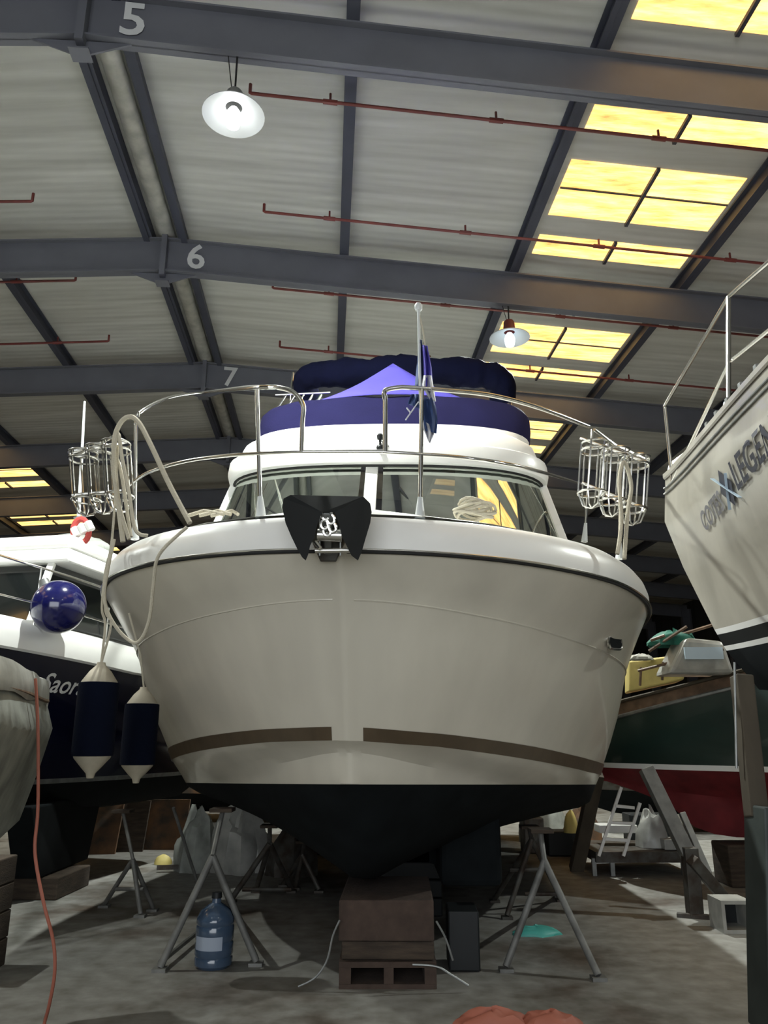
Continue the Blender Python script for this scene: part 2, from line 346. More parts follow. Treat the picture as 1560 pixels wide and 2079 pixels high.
# red pipes with turned-up ends
pk = {}
def pipe(v, side, lab, nfit):
    lab = lab
    u0 = RU+side*1.72; u1 = RU+side*14.2; dz = -.16
    t = thing('red_pipe', B(u0, v, roofz(u0)+dz), lab, 'pipe', 'thin red pipes under the roof')
    MB().tube([B(u0, v, roofz(u0)+dz+.14), B(u0, v, roofz(u0)+dz+.01), B(u0+side*.02, v, roofz(u0)+dz), B(u1, v, roofz(u1)+dz)], .022, 8).build('pipe_run', 'redpipe', t, smooth=True)
    for i in range(nfit):
        u = u0+side*(1.0+i*2.1)
        MB().tube([B(u, v, roofz(u)+dz), B(u, v, roofz(u)+dz+.13)], .016, 6).tube([B(u-.09, v, roofz(u)+dz+SL*.09*side), B(u+.09, v, roofz(u)+dz-SL*.09*side)], .032, 8).build('sprinkler_fitting', 'redpipe', t, smooth=True)
ords = {7: 'nearest', 8: 'second'}
PV = [(5, .98, 'by the lit lamp'), (5, 3.28, 'in the bay between frames 5 and 6'), (6, .9, 'close behind the frame numbered 6'), (6, 3.1, 'just this side of frame 7'), (7, .9, 'hung just beyond the last numbered frame'), (8, .9, 'in the dark second bay past the numbers'), (9, .9, 'deepest one, near the back of the roof')]
for n, dv, lab in PV:
    for sd, sn in ((1, 'right'), (-1, 'left')):
        pipe(V5+(n-5)*BAY+dv, sd, 'thin red pipe on the %s roof slope %s' % (sn, lab), 6)
# hanging lamps
def lamp(u, v, z, label, lit, power=LAMP_W, kind='SPOT'):
    base = B(u, v, z); t = thing('hanging_lamp', base, label, 'lamp', 'dish lamps hung from the roof frames')
    zr = roofz(u)-DEPTH
    MB().tube([B(u, v, z+.30), B(u, v, zr+.02)], .012, 6).tube([B(u-.03, v, z+.3), B(u-.1, v, zr+.02)], .006, 5).build('cable', 'rubber', t)
    MB().lathe(base, [(.0, .32), (.07, .32), (.09, .29), (.10, .16), (.13, .10)], 20).build('lamp_housing', 'dullsteel' if v < V5+1 else 'redpipe', t, smooth=True)
    MB().lathe(base, [(.10, .12), (.16, .10), (.27, .045), (.33, .01), (.335, -.005), (.325, 0), (.26, .03), (.15, .085), (.09, .10)], 36).build('lamp_shade', 'lampmetal', t, smooth=True)
    MB().lathe(base, [(.0, -.16), (.07, -.14), (.085, -.07), (.09, -.02), (.07, .04), (.04, .09), (.0, .095)], 20).build('bulb', 'glow' if v < V5+1 else 'dim', t, smooth=True)
    if lit:
        l = bpy.data.lights.new('lamp_light', kind); l.energy = power; l.color = (.95, 1, .95); l.shadow_soft_size = .07
        if kind == 'SPOT': l.spot_size = math.radians(168); l.spot_blend = .25
        o = bpy.data.objects.new('lamp_light', l); COL.objects.link(o); o.parent = t; o.location = (0, 0, -.18 if kind == 'SPOT' else -.36)
lamp(-1.13, V5, 8.10, 'brightly lit dish lamp hanging below roof frame 5', True, LAMP_W*4)
lamp(2.92, V5+BAY, 8.02, 'smaller looking dish lamp hanging below roof frame 6 beside the skylights', True, LAMP_W*5)
lamp(1.5, V5+2*BAY, 8.02, 'dish lamp added below roof frame 7, hidden behind the canopy of the white boat', True, LAMP_W*5)  # added lamp, hidden from view, brightens the floor further back
lamp(3.3, V5-2*BAY, 8.1, 'dish lamp added as unseen fill over the near right', True, LAMP_W*.12, 'POINT')  # added unseen lamp, fills the near roof with light
lamp(-4.5, V5-2*BAY, 8.1, 'dish lamp added as unseen fill over the near left', True, LAMP_W*.12, 'POINT')  # matching added fill on the near left, never in view
lamp(-10.5, V5+BAY*1, 8.0, 'dish lamp added out of view, left of the ridge beyond the white boat', True, LAMP_W*.8)  # added lamp, kept out of view at the left
lamp(-5.6, V5, 8.0, 'lit dish lamp above the navy boat, just outside the photo', True, LAMP_W*1.8)
lamp(9.6, V5, 8.0, 'dish lamp added out of view over the right hand boats', True, LAMP_W*2.8)  # added lamp, kept out of view, brightens the floor at right

# ================================================================== HULLS
def plan(l, l0, Bm, L, p, q):
    x = min(1, max(0, (l-l0)/L)); return Bm*(1-(1-x)**p)**q
class Hull:
    """rows: list of (l0, beam, run, p, q, z-table); frame: origin, axis aft, axis to photo right"""
    def __init__(s, O, ax, Lend, b0=.03, heel=0., taper=0., N=30, nose=.02):
        s.O = Vector(O); a = Vector((ax[0], ax[1], 0)).normalized(); s.a = a; s.r = Vector((a.y, -a.x, 0)); s.Lend = Lend; s.b0 = b0; s.heel = heel; s.taper = taper; s.N = N; s.nose = nose
    def W(s, l, b, z): return Vector((s.O.x, s.O.y, 0))+s.a*l+s.r*b+Vector((0, 0, z-s.heel*b))
    def pt(s, row, tau, sg, off=0., dz=0.):
        l0, Bm, L, p, q, zt = row; l = l0+(s.Lend-l0)*tau**1.9; b = plan(l, l0, Bm, L, p, q)*(1-s.taper*max(0, l/s.Lend-.4))+s.b0*min(1., 1 if Bm > 0 else 1)
        return s.W(l, sg*(b+off), interp(l, zt)+dz)
    def mix(s, ra, rb, t, tau, sg, off=0., bulge=0.):
        p = s.pt(ra, tau, sg, off).lerp(s.pt(rb, tau, sg, off), t); return p+s.r*sg*bulge*math.sin(PI*t)*min(1, tau*6)
    def side(s, pairs, name, m, parent, smooth=True, transom=True, nose=True):
        """pairs: list of (rowA,rowB,t,bulge) sample curves from top to bottom"""
        mb = MB(); T = [i/s.N for i in range(s.N+1)]
        for sg in (-1, 1):
            mb.grid([[s.mix(a, b, t, tau, sg, 0, bu) for tau in T] for a, b, t, bu in pairs], flip=(sg < 0))
        if nose:
            f = []
            for a, b, t, bu in pairs:
                x0 = s.mix(a, b, t, 0, -1); x1 = s.mix(a, b, t, 0, 1); c = (x0+x1)/2-s.a*s.nose
                f.append([x0, x0.lerp(c, .6)-s.a*s.nose*.3, c, x1.lerp(c, .6)-s.a*s.nose*.3, x1])
            mb.grid(f)
        if pairs[-1][1][1] <= .03:
            a, b, t, bu = pairs[-1]; mb.grid([[s.mix(a, b, t, tau, -1, 0, bu), s.mix(a, b, t, tau, 1, 0, bu)] for tau in T])
        if transom:
            mb.grid([[s.mix(a, b, t, 1, -1, 0, bu), s.mix(a, b, t, 1, 1, 0, bu)] for a, b, t, bu in pairs])
        return mb if name is None else mb.build(name, m, parent, smooth=smooth)
def bisect(mb, co, no, keep_above):
    bm = bmesh.new(); vs = [bm.verts.new(p) for p in mb.v]
    for f in mb.f:
        try: bm.faces.new([vs[i] for i in f])
        except Exception: pass
    bmesh.ops.remove_doubles(bm, verts=bm.verts, dist=1e-5)
    bmesh.ops.bisect_plane(bm, geom=bm.verts[:]+bm.edges[:]+bm.faces[:], plane_co=co, plane_no=no, clear_inner=keep_above, clear_outer=not keep_above)
    out = MB(); bm.verts.index_update(); out.v = [v.co.copy() for v in bm.verts]; out.f = [tuple(v.index for v in f.verts) for f in bm.faces]; bm.free(); return out
def seq(ra, rb, n, bulge=0., first=True): return [(ra, rb, i/n, bulge) for i in range(0 if first else 1, n+1)]

# ---- the white motor boat ---------------------------------------------------
H = Hull((-.275, 4.7), (.08, 1), 10.5, b0=.065, heel=.026, nose=.03, N=36, taper=.35)
SHEER = (0, 2.36, 2.9, 2, .5, [(0, 2.71), (1, 2.72), (2.5, 2.68), (4, 2.62), (10.5, 2.5)])
KN = (.22, 2.28, 3.4, 2, .60, [(.22, 2.45), (.5, 2.41), (.8, 2.38), (1.2, 2.34), (1.7, 2.31), (2.5, 2.27), (4, 2.2), (10.5, 2.05)])
ST = (.5, 2.12, 3.7, 2, .74, [(.5, 1.68), (.65, 1.665), (.8, 1.655), (1.1, 1.625), (1.5, 1.585), (2, 1.53), (2.5, 1.485), (3, 1.45), (5, 1.36), (10.5, 1.3)])
SB_ = (.53, 2.09, 3.72, 2, .745, [(.5, 1.60), (.65, 1.585), (.8, 1.575), (1.1, 1.54), (1.5, 1.495), (2, 1.44), (2.5, 1.39), (3, 1.355), (5, 1.26), (10.5, 1.2)])
CH = (.62, 2.02, 3.9, 2, .83, [(.62, 1.555), (.77, 1.53), (.92, 1.50), (1.22, 1.44), (1.62, 1.365), (2.1, 1.29), (2.6, 1.22), (3.1, 1.15), (3.6, 1.09), (5, .95), (7, .86), (10.5, .82)])
CI = (.66, 1.94, 4.0, 2, .86, [(.62, 1.53), (.77, 1.50), (.92, 1.46), (1.22, 1.40), (1.62, 1.325), (2.1, 1.25), (2.6, 1.17), (3.1, 1.10), (3.6, 1.04), (5, .90), (7, .81), (10.5, .77)])
KE = (.70, .02, 1, 1, 1, [(.70, 1.33), (.85, 1.15), (1.05, .92), (1.3, .73), (1.6, .62), (2.2, .585), (10.5, .57)])
boat = thing('motor_boat', H.W(5, 0, 0), 'large white motor boat with blue canopy, bow on, propped up in the middle', 'boat')
full = seq(SHEER, KN, 3, .0)+seq(KN, ST, 4, .03, False)+seq(ST, SB_, 1, 0, False)+seq(SB_, CH, 2, 0, False)+seq(CH, CI, 1, 0, False)+seq(CI, KE, 6, .10, False)
fm = H.side(full, None, None, None)
pl_co = H.W(.7, 0, 1.325); pl_no = Vector((H.a.x*.048, H.a.y*.048, 1)).normalized()
bisect(fm, pl_co, pl_no, True).build('topsides', 'hull', boat, smooth=True)
bisect(fm, pl_co, pl_no, False).build('underwater_hull', 'antifoul', boat, smooth=True)
T36 = [i/60 for i in range(61)]
for sg in (-1, 1):
    TT = [.02+.98*i/60 for i in range(61)]
    MB().grid([[H.mix(ST, SB_, t, tau, sg, .007) for tau in TT] for t in (0, 1)]).build('brown_stripe', 'stripe', boat, solid=.004)
    MB().tube([H.pt(KN, tau, sg, .002) for tau in T36], .007, 5).build('knuckle_line', 'hull', boat, smooth=True)
    MB().tube([H.pt(ST, tau, sg, .004, .04) for tau in T36], .004, 5).build('pinstripe', 'stripe', boat)
# deck moulding, rub rail
CAP = (.03, 2.30, 2.85, 2, .5, [(0, 2.93), (.3, 2.95), (1, 2.98), (2.5, 2.98), (4, 2.93), (10.5, 2.8)])
def caprow(tau, sg, off, t, dz=0): return H.pt(SHEER, tau, sg, off).lerp(H.pt(CAP, tau, sg, off), t)+Vector((0, 0, dz))
def around(fn): return [fn(tau, -1) for tau in reversed(T36)]+[fn(tau, 1) for tau in T36]
prof = [(.012, .05), (.035, .2), (.045, .4), (.035, .65), (.0, .86), (-.05, 1.0), (-.12, 1.05), (-.30, 1.08)]
MB().grid([around(lambda tau, sg, o=o, t=t: caprow(tau, sg, max(o, -H.b0-plan(H.Lend*tau**1.9, 0, 2.36, 2.9, 2, .5)*.9), t)) for o, t in prof]).build('deck_edge_moulding', 'white', boat, smooth=True)
MB().grid([[H.W(l, b*k, interp(l, CAP[5])+.03+.05*(1-k*k)) for k in (-1, -.5, 0, .5, 1)] for l, b in [(.02+10*(i/20)**1.5, max(.02, plan(.02+10*(i/20)**1.5, .03, 2.1, 2.85, 2, .5))) for i in range(21)]]).build('foredeck', 'white', boat, smooth=True)
MB().tube(around(lambda tau, sg: caprow(tau, sg, .018, .0)), .013, 8).build('rub_rail', 'rubber', boat, smooth=True)
MB().tube(around(lambda tau, sg: caprow(tau, sg, .036, .05)), .009, 6).build('rub_rail_strip', 'steel', boat, smooth=True)
# portlight on the photo-right bow
pc = H.mix(SHEER, KN, .80, .365, 1, .014); px2 = H.mix(SHEER, KN, .72, .395, 1, .014); dd = (px2-pc).normalized()
def hull_oval(c, d, a, b, r, name, m):
    u = Vector((0, 0, 1)); pts = []
    for i in range(24):
        an = 2*PI*i/24; x = abs(math.cos(an))**.5*math.copysign(1, math.cos(an)); y = abs(math.sin(an))**.5*math.copysign(1, math.sin(an)); pts.append(c+d*x*a+u*y*b)
    return pts
pp = hull_oval(pc, dd, .15, .05, 0, '', '')
port = MB().tube(pp, .014, 6, closed=True).build('portlight', 'steel', boat, smooth=True)
MB().poly(pp, .012, H.r).build('pane', 'darkglass', port)
# skeg keel and rudder gear
m = MB(); zk = .57
m.poly([H.W(1.7, -.07, .62), H.W(2.0, -.07, .56), H.W(9, -.07, .49), H.W(9, -.07, .9), H.W(1.9, -.07, .9)], .14, H.r); m.build('keel', 'antifoul', boat, bevel=.02)
c0 = at(930, 1742, 7.4); m = MB()
m.poly([c0+Vector(p) for p in ((-.25, 0, .13), (.0, 0, .08), (.13, 0, .02), (.16, 0, -.04), (.1, 0, -.08), (-.02, 0, -.09), (-.25, 0, -.04))], .05, (0, 1, 0)); m.build('bilge_fin', 'antifoul', boat, bevel=.01)
m = MB(); c1 = H.W(2.9, .75, .5); m.box(c1+Vector((0, .6, .3)), (.5, 2.5, .62)); m.build('propeller_tunnel', 'antifoul', boat, bevel=.05)

# cabin --------------------------------------------------------------
def front(hw, lf, bulge, z, lback=8.5, n=26, pw=2.6):
    out = [H.W(lback, -hw*.97, z)]
    for i in range(n+1):
        b = -1+2*i/n; k = math.sin(b*PI/2)
        out.append(H.W(lf+bulge*(1-(1-abs(k)**pw)**(1/pw)), hw*k, z))
    return out+[H.W(lback, hw*.97, z)]
cab = MB().grid([front(1.96, 2.35, .9, 2.95), front(1.94, 2.5, .9, 3.35), front(1.90, 2.62, .9, 3.52)]).build('cabin_front', 'white', boat, smooth=True)
roofr = [(1.74, 3.02, 4.32), (1.79, 2.93, 4.34), (1.81, 2.92, 4.42), (1.80, 2.95, 4.55), (1.76, 3.0, 4.585), (1.735, 3.06, 4.59), (1.73, 3.08, 4.66), (1.70, 3.16, 4.80), (1.62, 3.30, 4.90), (1.45, 3.55, 4.95), (.8, 4.2, 4.98)]
MB().grid([front(a, b, .95, c) for a, b, c in roofr]).build('cabin_roof', 'white', boat, smooth=True)
MB().tube(front(1.745, 2.985, .95, 4.325, n=30)[1:-1], .016, 6).build('window_seal', 'rubber', boat, smooth=True)
def cpt(k, t):   # windscreen surface, k -1..1 across, t 0 bottom .. 1 top
    hw = 1.90+(1.73-1.90)*t; lf = 2.66+(3.03-2.66)*t; z = 3.5+(4.33-3.5)*t; kk = math.sin(k*PI/2)
    return H.W(lf+.92*(1-(1-abs(kk)**2.6)**(1/2.6)), hw*kk, z)
for k0, k1 in ((-.86, -.075), (.01, .86)):
    MB().grid([[cpt(k0+(k1-k0)*i/14, t) for i in range(15)] for t in (0, .5, 1)]).build('windscreen', 'glass', boat, smooth=True)
for k, wd in ((-.033, .085), (-.90, .10), (.90, .10)):
    p0, p1 = cpt(k, -.02), cpt(k, 1.0)
    MB().bar(p0, p1, wd*1.5 if abs(k) < .5 else .13, .05, up=(0, 1, 0)).build('window_pillar', 'white', boat, bevel=.012)
for sg in (-1, 1):
    MB().grid([[H.W(l, sg*(1.90+(1.73-1.90)*t), 3.5+.83*t) for l in (3.7, 8.4)] for t in (0, 1)]).build('side_window', 'glass', boat)
# cabin interior
MB().poly([H.W(8.4, -1.7, 3.0), H.W(8.4, 1.7, 3.0), H.W(8.4, 1.7, 4.5), H.W(8.4, -1.7, 4.5)], .03, H.a).build('rear_bulkhead', 'interior', boat)
MB().poly([H.W(3.6, -1.65, 3.45), H.W(3.6, 1.65, 3.45), H.W(8.3, 1.65, 3.3), H.W(8.3, -1.65, 3.3)], .05, (0, 0, 1)).build('cabin_sole', 'interior', boat)
MB().box(H.W(5.6, -.75, 3.95), (.5, .12, .8)).box(H.W(5.4, -.75, 3.6), (.5, .5, .15)).build('helm_seat', 'rubber', boat, bevel=.03)
m = MB(); wc = H.W(4.5, .35, 4.02); m.tube([wc+Vector((.17*math.cos(a), -.05*math.sin(a), .17*math.sin(a))) for a in [2*PI*i/20 for i in range(20)]], .014, 6, closed=True)
m.bar(wc+Vector((-.17, 0, 0)), wc+Vector((.17, 0, 0)), .02); m.build('steering_wheel', 'black', boat, smooth=True)
for px0, px1, py0, py1 in ((812, 845, 990, 1050), (575, 540, 1060, 1030)):
    MB().tube([at(px0, py0, 7.55), at((px0+px1)/2+5, (py0+py1)/2, 7.52), at(px1, py1, 7.5)], .010, 6).build('wiper', 'black', boat)
# small nav light on brow
t0 = at(772, 912, 7.62)
nl = MB().lathe(t0, [(0, 0), (.035, 0), (.04, .02), (.03, .04), (.012, .045), (.012, .10), (.03, .11), (.035, .15), (.02, .17), (0, .175)], 14).build('masthead_light', 'black', boat, smooth=True)
MB().tube([t0+Vector((.012, 0, .09)), t0+Vector((.09, 0, .03))], .008, 6).tube([t0+Vector((-.01, 0, .09)), t0+Vector((.05, 0, .12))], .006, 6).build('horn', 'dullsteel', nl)
# flybridge
fr = [(1.66, 3.6, 4.93), (1.70, 3.75, 5.1), (1.70, 3.9, 5.12)]
MB().grid([front(a, b, .8, c) for a, b, c in fr]).build('flybridge_coaming', 'white', boat, smooth=True)
fl_ = [(1.66, 4.00, 4.96), (1.74, 4.08, 5.2), (1.78, 4.22, 5.45), (1.79, 4.36, 5.66), (1.75, 4.45, 5.76), (1.65, 4.6, 5.79)]
def wob(rows, amp, sc):
    return [[p+Vector((0, 0, 1))*amp*noise.noise(p*sc) for p in r] for r in rows]
MB().grid(wob([front(a, b, .8, c, n=60) for a, b, c in fl_], .02, 3)).build('flybridge_cover', 'navy', boat, smooth=True)
pk = H.W(5.25, -.02, 6.62); ring = []
tp = []
for i in range(41):
    an = PI*i/40; ring.append(H.W(5.4-1.0*math.sin(an), -1.55*math.cos(an), 5.77))
rows = []
for t in [j/8 for j in range(9)]:
    rr = []
    for i, p in enumerate(ring):
        q = p.lerp(pk, t); sag = (1-math.cos(i/40*2*PI*3))*.015*math.sin(PI*t)+.05*math.sin(PI*t); rr.append(q-Vector((0, 0, sag)))
    rows.append(rr)
MB().grid(rows).build('console_cover', 'purple', boat, smooth=True, solid=.01)
# folded canopy on its hoop
bp = smoothpath([H.W(6.45, -1.42, 6.70), H.W(6.2, -1.42, 6.84), H.W(6.1, -1.1, 6.88), H.W(6.0, -.4, 6.87), H.W(6.0, .5, 6.87), H.W(6.1, 1.2, 6.86), H.W(6.2, 1.52, 6.78), H.W(6.4, 1.56, 6.6)], 14)
rad = [.20+.05*noise.noise(p*2.3)+.02*noise.noise(p*7) for p in bp]
bim = MB().tube(bp, rad, 18); bim.v = [p+Vector((0, 0, .035*noise.noise(p*9))) for p in bim.v]; bim.build('folded_canopy', 'navydark', boat, smooth=True)
for sg in (-1, 1):
    MB().tube(smoothpath([H.W(6.3, sg*1.64, 7.02), H.W(6.3, sg*1.66, 6.6), H.W(6.5, sg*1.68, 5.75), H.W(6.6, sg*1.68, 5.2)], 5), .016, 8).build('canopy_hoop_leg', 'steel', boat, smooth=True)
    MB().tube([H.W(5.0, sg*1.60, 5.6), H.W(6.35, sg*1.65, 6.6)], .013, 8).build('canopy_brace', 'steel', boat, smooth=True)
# flybridge small rail seen behind left pulpit
m = MB()
for i in range(5): m.tube([H.W(4.9+.0*i, -1.58+.12*i, 5.75), H.W(5.0, -1.45+.12*i, 6.05)], .010, 6)
m.tube([H.W(5.0, -1.6, 6.05), H.W(5.0, -.85, 6.08)], .012, 6); m.build('flybridge_rail', 'steel', boat, smooth=True)

# pulpit rails --------------------------------------------------------
def rp(px, py, sg=None, inset=.93):      # a point of the rail: on the plan curve of the toe rail where the sight line meets it
    best = None
    for i in range(0, 401):
        tau = (i/400); l = .12+(4.6-.12)*tau**1.7; b = plan(l, .10, 2.34, 2.9, 2, .5)
        for s_ in ((-1, 1) if sg is None else (sg,)):
            p = H.W(l, s_*b, 0); a_, e_ = ray(px, py); err = abs(p.x/p.y-a_)
            if best is None or err < best[0]-1e-6: best = (err, p, e_)
            if best and i > 0 and err < 2e-3 and best[0] < 2e-3: pass
    p = best[1]; return Vector((p.x, p.y, EYE+best[2]*p.y))
def rpath(pts, sg): return smoothpath([rp(x, y, sg) for x, y in pts], 6)
R_ = .0165
m = MB()
m.tube(rpath([(258, 858), (290, 833), (350, 806), (420, 796), (500, 788), (560, 786)], -1)+smoothpath([rp(560, 786, -1), rp(595, 795, -1), rp(615, 822, -1), rp(621, 860, -1), rp(619, 918, -1)], 6)[1:], R_, 10)
m.build('top_rail', 'steel', boat, smooth=True)
m = MB(); m.tube(smoothpath([rp(749, 918, 1), rp(745, 850, 1), rp(752, 815, 1), rp(775, 793, 1), rp(815, 786, 1)], 6)+rpath([(815, 786), (900, 792), (1000, 803), (1100, 830), (1195, 866)], 1)[1:], R_, 10)
m.build('top_rail', 'steel', boat, smooth=True)
m = MB(); m.tube(rpath([(262, 985), (300, 960), (370, 938), (450, 926), (540, 920), (620, 917)], -1)+rpath([(690, 917), (750, 918), (850, 922), (950, 930), (1080, 953), (1200, 990), (1262, 1022)], 1), .013, 10)
m.build('middle_rail', 'steel', boat, smooth=True)
for top, bot, sg in (((522, 790), (530, 1052), -1), ((857, 790), (853, 1054), 1), ((1203, 872), (1187, 1100), 1), ((1272, 935), (1258, 1135), 1), ((258, 858), (274, 1095), -1)):
    p, q = rp(*top, sg), rp(*bot, sg); q = Vector((p.x*.985 if abs(top[0]-bot[0]) < 12 else q.x, p.y if abs(top[0]-bot[0]) < 12 else q.y, q.z))
    q = at(bot[0], bot[1], p.y)
    o = MB().tube([p, q], .0150, 10).build('stanchion', 'steel', boat, smooth=True)
    MB().tube([q+(p-q)*.0, q+(p-q)*.16], [.036, .017], 10).build('stanchion_foot', 'lampmetal', o, smooth=True)
# fender racks outboard of the rail
def rack(px0, px1, pyt0, pyt1, pyb0, pyb1, D, side):
    t = MB(); w = px1-px0; n = 3
    for i in range(n):
        f = (i+.5)/n; cx = px0+w*f; yt = pyt0+(pyt1-pyt0)*f; yb = pyb0+(pyb1-pyb0)*f; c = at(cx, yt, D); c2 = at(cx-8*side, yb, D); r = .105
        for cc, k in ((c, 0), (c.lerp(c2, .12), 1), (c.lerp(c2, .85), 0)):
            t.tube([cc+Vector((r*math.cos(a), r*math.sin(a), 0)) for a in [2*PI*j/18 for j in range(18)]], .009, 6, closed=True)
        for j in range(6):
            a = 2*PI*j/6; d = Vector((r*math.cos(a), r*math.sin(a), 0)); t.tube([c+d, c.lerp(c2, .85)+d, c2+d*.6-Vector((0, 0, .03)), c2-Vector((0, 0, .05))], .007, 5)
    t.tube([at(px0-10, pyt0-4, D), at(px1+6, pyt1+2, D)], .011, 6).tube([at(px0-6, pyb0-30, D), at(px1, pyb1-30, D)], .011, 6)
    return t.build('fender_rack', 'steel', boat, smooth=True)
rack(1188, 1312, 893, 938, 1010, 1062, 5.75, 1)
rack(152, 252, 925, 895, 1035, 1025, 5.6, -1)
MB().tube([at(1207, 872, 5.4), at(1250, 905, 5.7), at(1318, 936, 5.9)], .012, 6).build('rack_bar', 'steel', boat, smooth=True)
MB().tube([at(155, 925, 5.5), at(232, 885, 5.6)], .012, 6).build('rack_bar', 'steel', boat, smooth=True)
MB().tube([at(150, 915, 5.5), at(236, 900, 5.6)], .012, 6).build('rack_bar', 'steel', boat, smooth=True)
# bow roller and anchor
stem = H.W(0, 0, 2.75)
D0 = 4.42
def sp(px, py, d=D0): return at(px, py, d)
out = [(590, 1005), (576, 1012), (573, 1030), (580, 1062), (592, 1090), (604, 1115), (614, 1132), (621, 1138), (626, 1126), (630, 1108), (638, 1092), (646, 1060), (655, 1040), (680, 1040), (688, 1062), (695, 1090), (704, 1108), (714, 1128), (727, 1138), (735, 1120), (742, 1095), (752, 1062), (755, 1040), (752, 1022), (738, 1008)]
anchor = thing('anchor', sp(665, 1100), 'black spade shaped anchor drawn up on the bow roller of the white boat', 'anchor')
def ap(x, y, k=0.):   # concave fluke plate
    d = D0+.10*abs((x-665)/90)**1.6-.06+k; return at(x, y, d)
N_ = len(out); m = MB(); ic = ap(665, 1022); fr_ = [ap(x, y) for x, y in out]; bk = [ap(x, y, .014) for x, y in out]
top = [ap(x, 1007+abs(x-665)*.0) for x in (610, 640, 665, 690, 720)]
m.add(fr_+bk, [(i, (i+1) % N_, N_+(i+1) % N_, N_+i) for i in range(N_)]+[(0, 1, 2, 3, 4, 5, 6, 7, 8, 9, 10, 11, 12), (12, 13, 24, 0), (13, 14, 15, 16, 17, 18, 19, 20, 21, 22, 23, 24)]
      + [tuple(N_+i for i in f[::-1]) for f in ((0, 1, 2, 3, 4, 5, 6, 7, 8, 9, 10, 11, 12), (12, 13, 24, 0), (13, 14, 15, 16, 17, 18, 19, 20, 21, 22, 23, 24))])
m.build('fluke', 'black', anchor)
MB().bar(sp(665, 1030, 4.40), sp(668, 1120, 4.72), .05, .12, up=(0, 1, 0)).build('shank', 'dullsteel', anchor, bevel=.01)
MB().poly([at(628, 1030, 4.62), at(706, 1030, 4.62), at(700, 1100, 4.66), at(682, 1138, 4.66), at(650, 1138, 4.66), at(634, 1100, 4.66)], .04, (0, 1, 0)).build('stem_plate', 'stand', boat, bevel=.005)
rl = MB()
for x in (648, 690): rl.poly([at(x, 1040, 4.42), at(x, 1128, 4.50), at(x, 1128, 4.85), at(x, 1040, 4.85)], .008, (1, 0, 0))
rl.build('bow_roller_cheeks', 'dullsteel', boat)
MB().tube([at(645, 1086, 4.46), at(694, 1088, 4.46)], .036, 16).tube([at(640, 1118, 4.50), at(724, 1117, 4.50)], .016, 10).build('bow_roller', 'steel', boat, smooth=True)
m = MB()
for i, (x, y) in enumerate(((661, 1046), (672, 1054), (659, 1064), (675, 1070), (664, 1077))): 
    c = at(x, y, 4.40); m.tube([c+Vector((.020*math.cos(a), .004*i, .026*math.sin(a))) for a in [2*PI*j/12 for j in range(12)]], .010, 6, closed=True)
tag(m.build('anchor_chain', 'steel', smooth=True), 'short bright length of chain on the bow roller in front of the anchor', 'chain')
MB().tube([at(640, 1100, 4.45), at(650, 1113, 4.44)], .014, 8).build('shackle', 'steel', anchor, smooth=True)
# jackstaff and flag
p0 = at(853, 1048, 4.92); p1 = at(850, 628, 4.92)
js = thing('flagstaff', p0, 'white flagstaff lashed to the bow rail, round knob on top', 'flagpole')
MB().tube([at(856, 905, 4.88), p1], [.012, .010], 8).build('staff', 'lampmetal', js, smooth=True)
MB().lathe(p1, [(0, -.01), (.02, -.01), (.028, .01), (.028, .03), (.018, .045), (0, .05)], 14).build('knob', 'lampmetal', js, smooth=True)
MB().tube(smoothpath([at(850, 634, 4.92), at(862, 690, 4.90), at(868, 800, 4.88)], 5), .006, 6).build('halyard', 'rope', js)
fg = thing('flag', at(860, 900, 4.86), 'drooping blue and white flag hanging from the bow flagstaff', 'flag')
def cloth(pts_l, pts_r, D, m_, nm_, par, seed):
    n = 18; rows = []
    for i in range(n+1):
        t = i/n; L_ = Vector((interp(t, [(k/(len(pts_l)-1), p[0]) for k, p in enumerate(pts_l)]), interp(t, [(k/(len(pts_l)-1), p[1]) for k, p in enumerate(pts_l)]), 0))
        R2 = Vector((interp(t, [(k/(len(pts_r)-1), p[0]) for k, p in enumerate(pts_r)]), interp(t, [(k/(len(pts_r)-1), p[1]) for k, p in enumerate(pts_r)]), 0))
        rows.append([at(*(L_.lerp(R2, s/8)[:2]), D+.035*math.sin(s*1.3+seed+t*2)) for s in range(9)])
    return MB().grid(rows).build(nm_, m_, par, smooth=True, solid=.004)
cloth([(851, 690), (847, 740), (843, 785)], [(856, 690), (862, 740), (866, 785)], 4.93, 'flagblue', 'dark_blue_fold', fg, 0)
cloth([(857, 700), (860, 740), (862, 790)], [(868, 702), (876, 745), (879, 785)], 4.87, 'purple', 'pale_blue_fold', fg, 1)
cloth([(860, 762), (858, 782), (872, 810)], [(876, 762), (880, 785), (885, 815)], 4.86, 'flagwhite', 'white_fold', fg, 2)
cloth([(855, 808), (855, 830), (860, 855), (866, 875)], [(880, 808), (886, 830), (889, 855), (886, 880)], 4.86, 'flagblue', 'lower_blue_fold', fg, 3)
cloth([(858, 853), (860, 870), (870, 895)], [(872, 862), (882, 880), (873, 900)], 4.85, 'flagwhite', 'white_corner', fg, 4)
cloth([(836, 800), (828, 820)], [(855, 800), (853, 830)], 4.90, 'flagblue', 'dark_blue_hanging_corner', fg, 5)
m = MB(); m.bar(at(826, 828, 4.86), at(834, 838, 4.86), .016, .006).bar(at(850, 816, 4.86), at(824, 852, 4.86), .016, .006); m.build('white_cross_bars', 'flagwhite', fg)

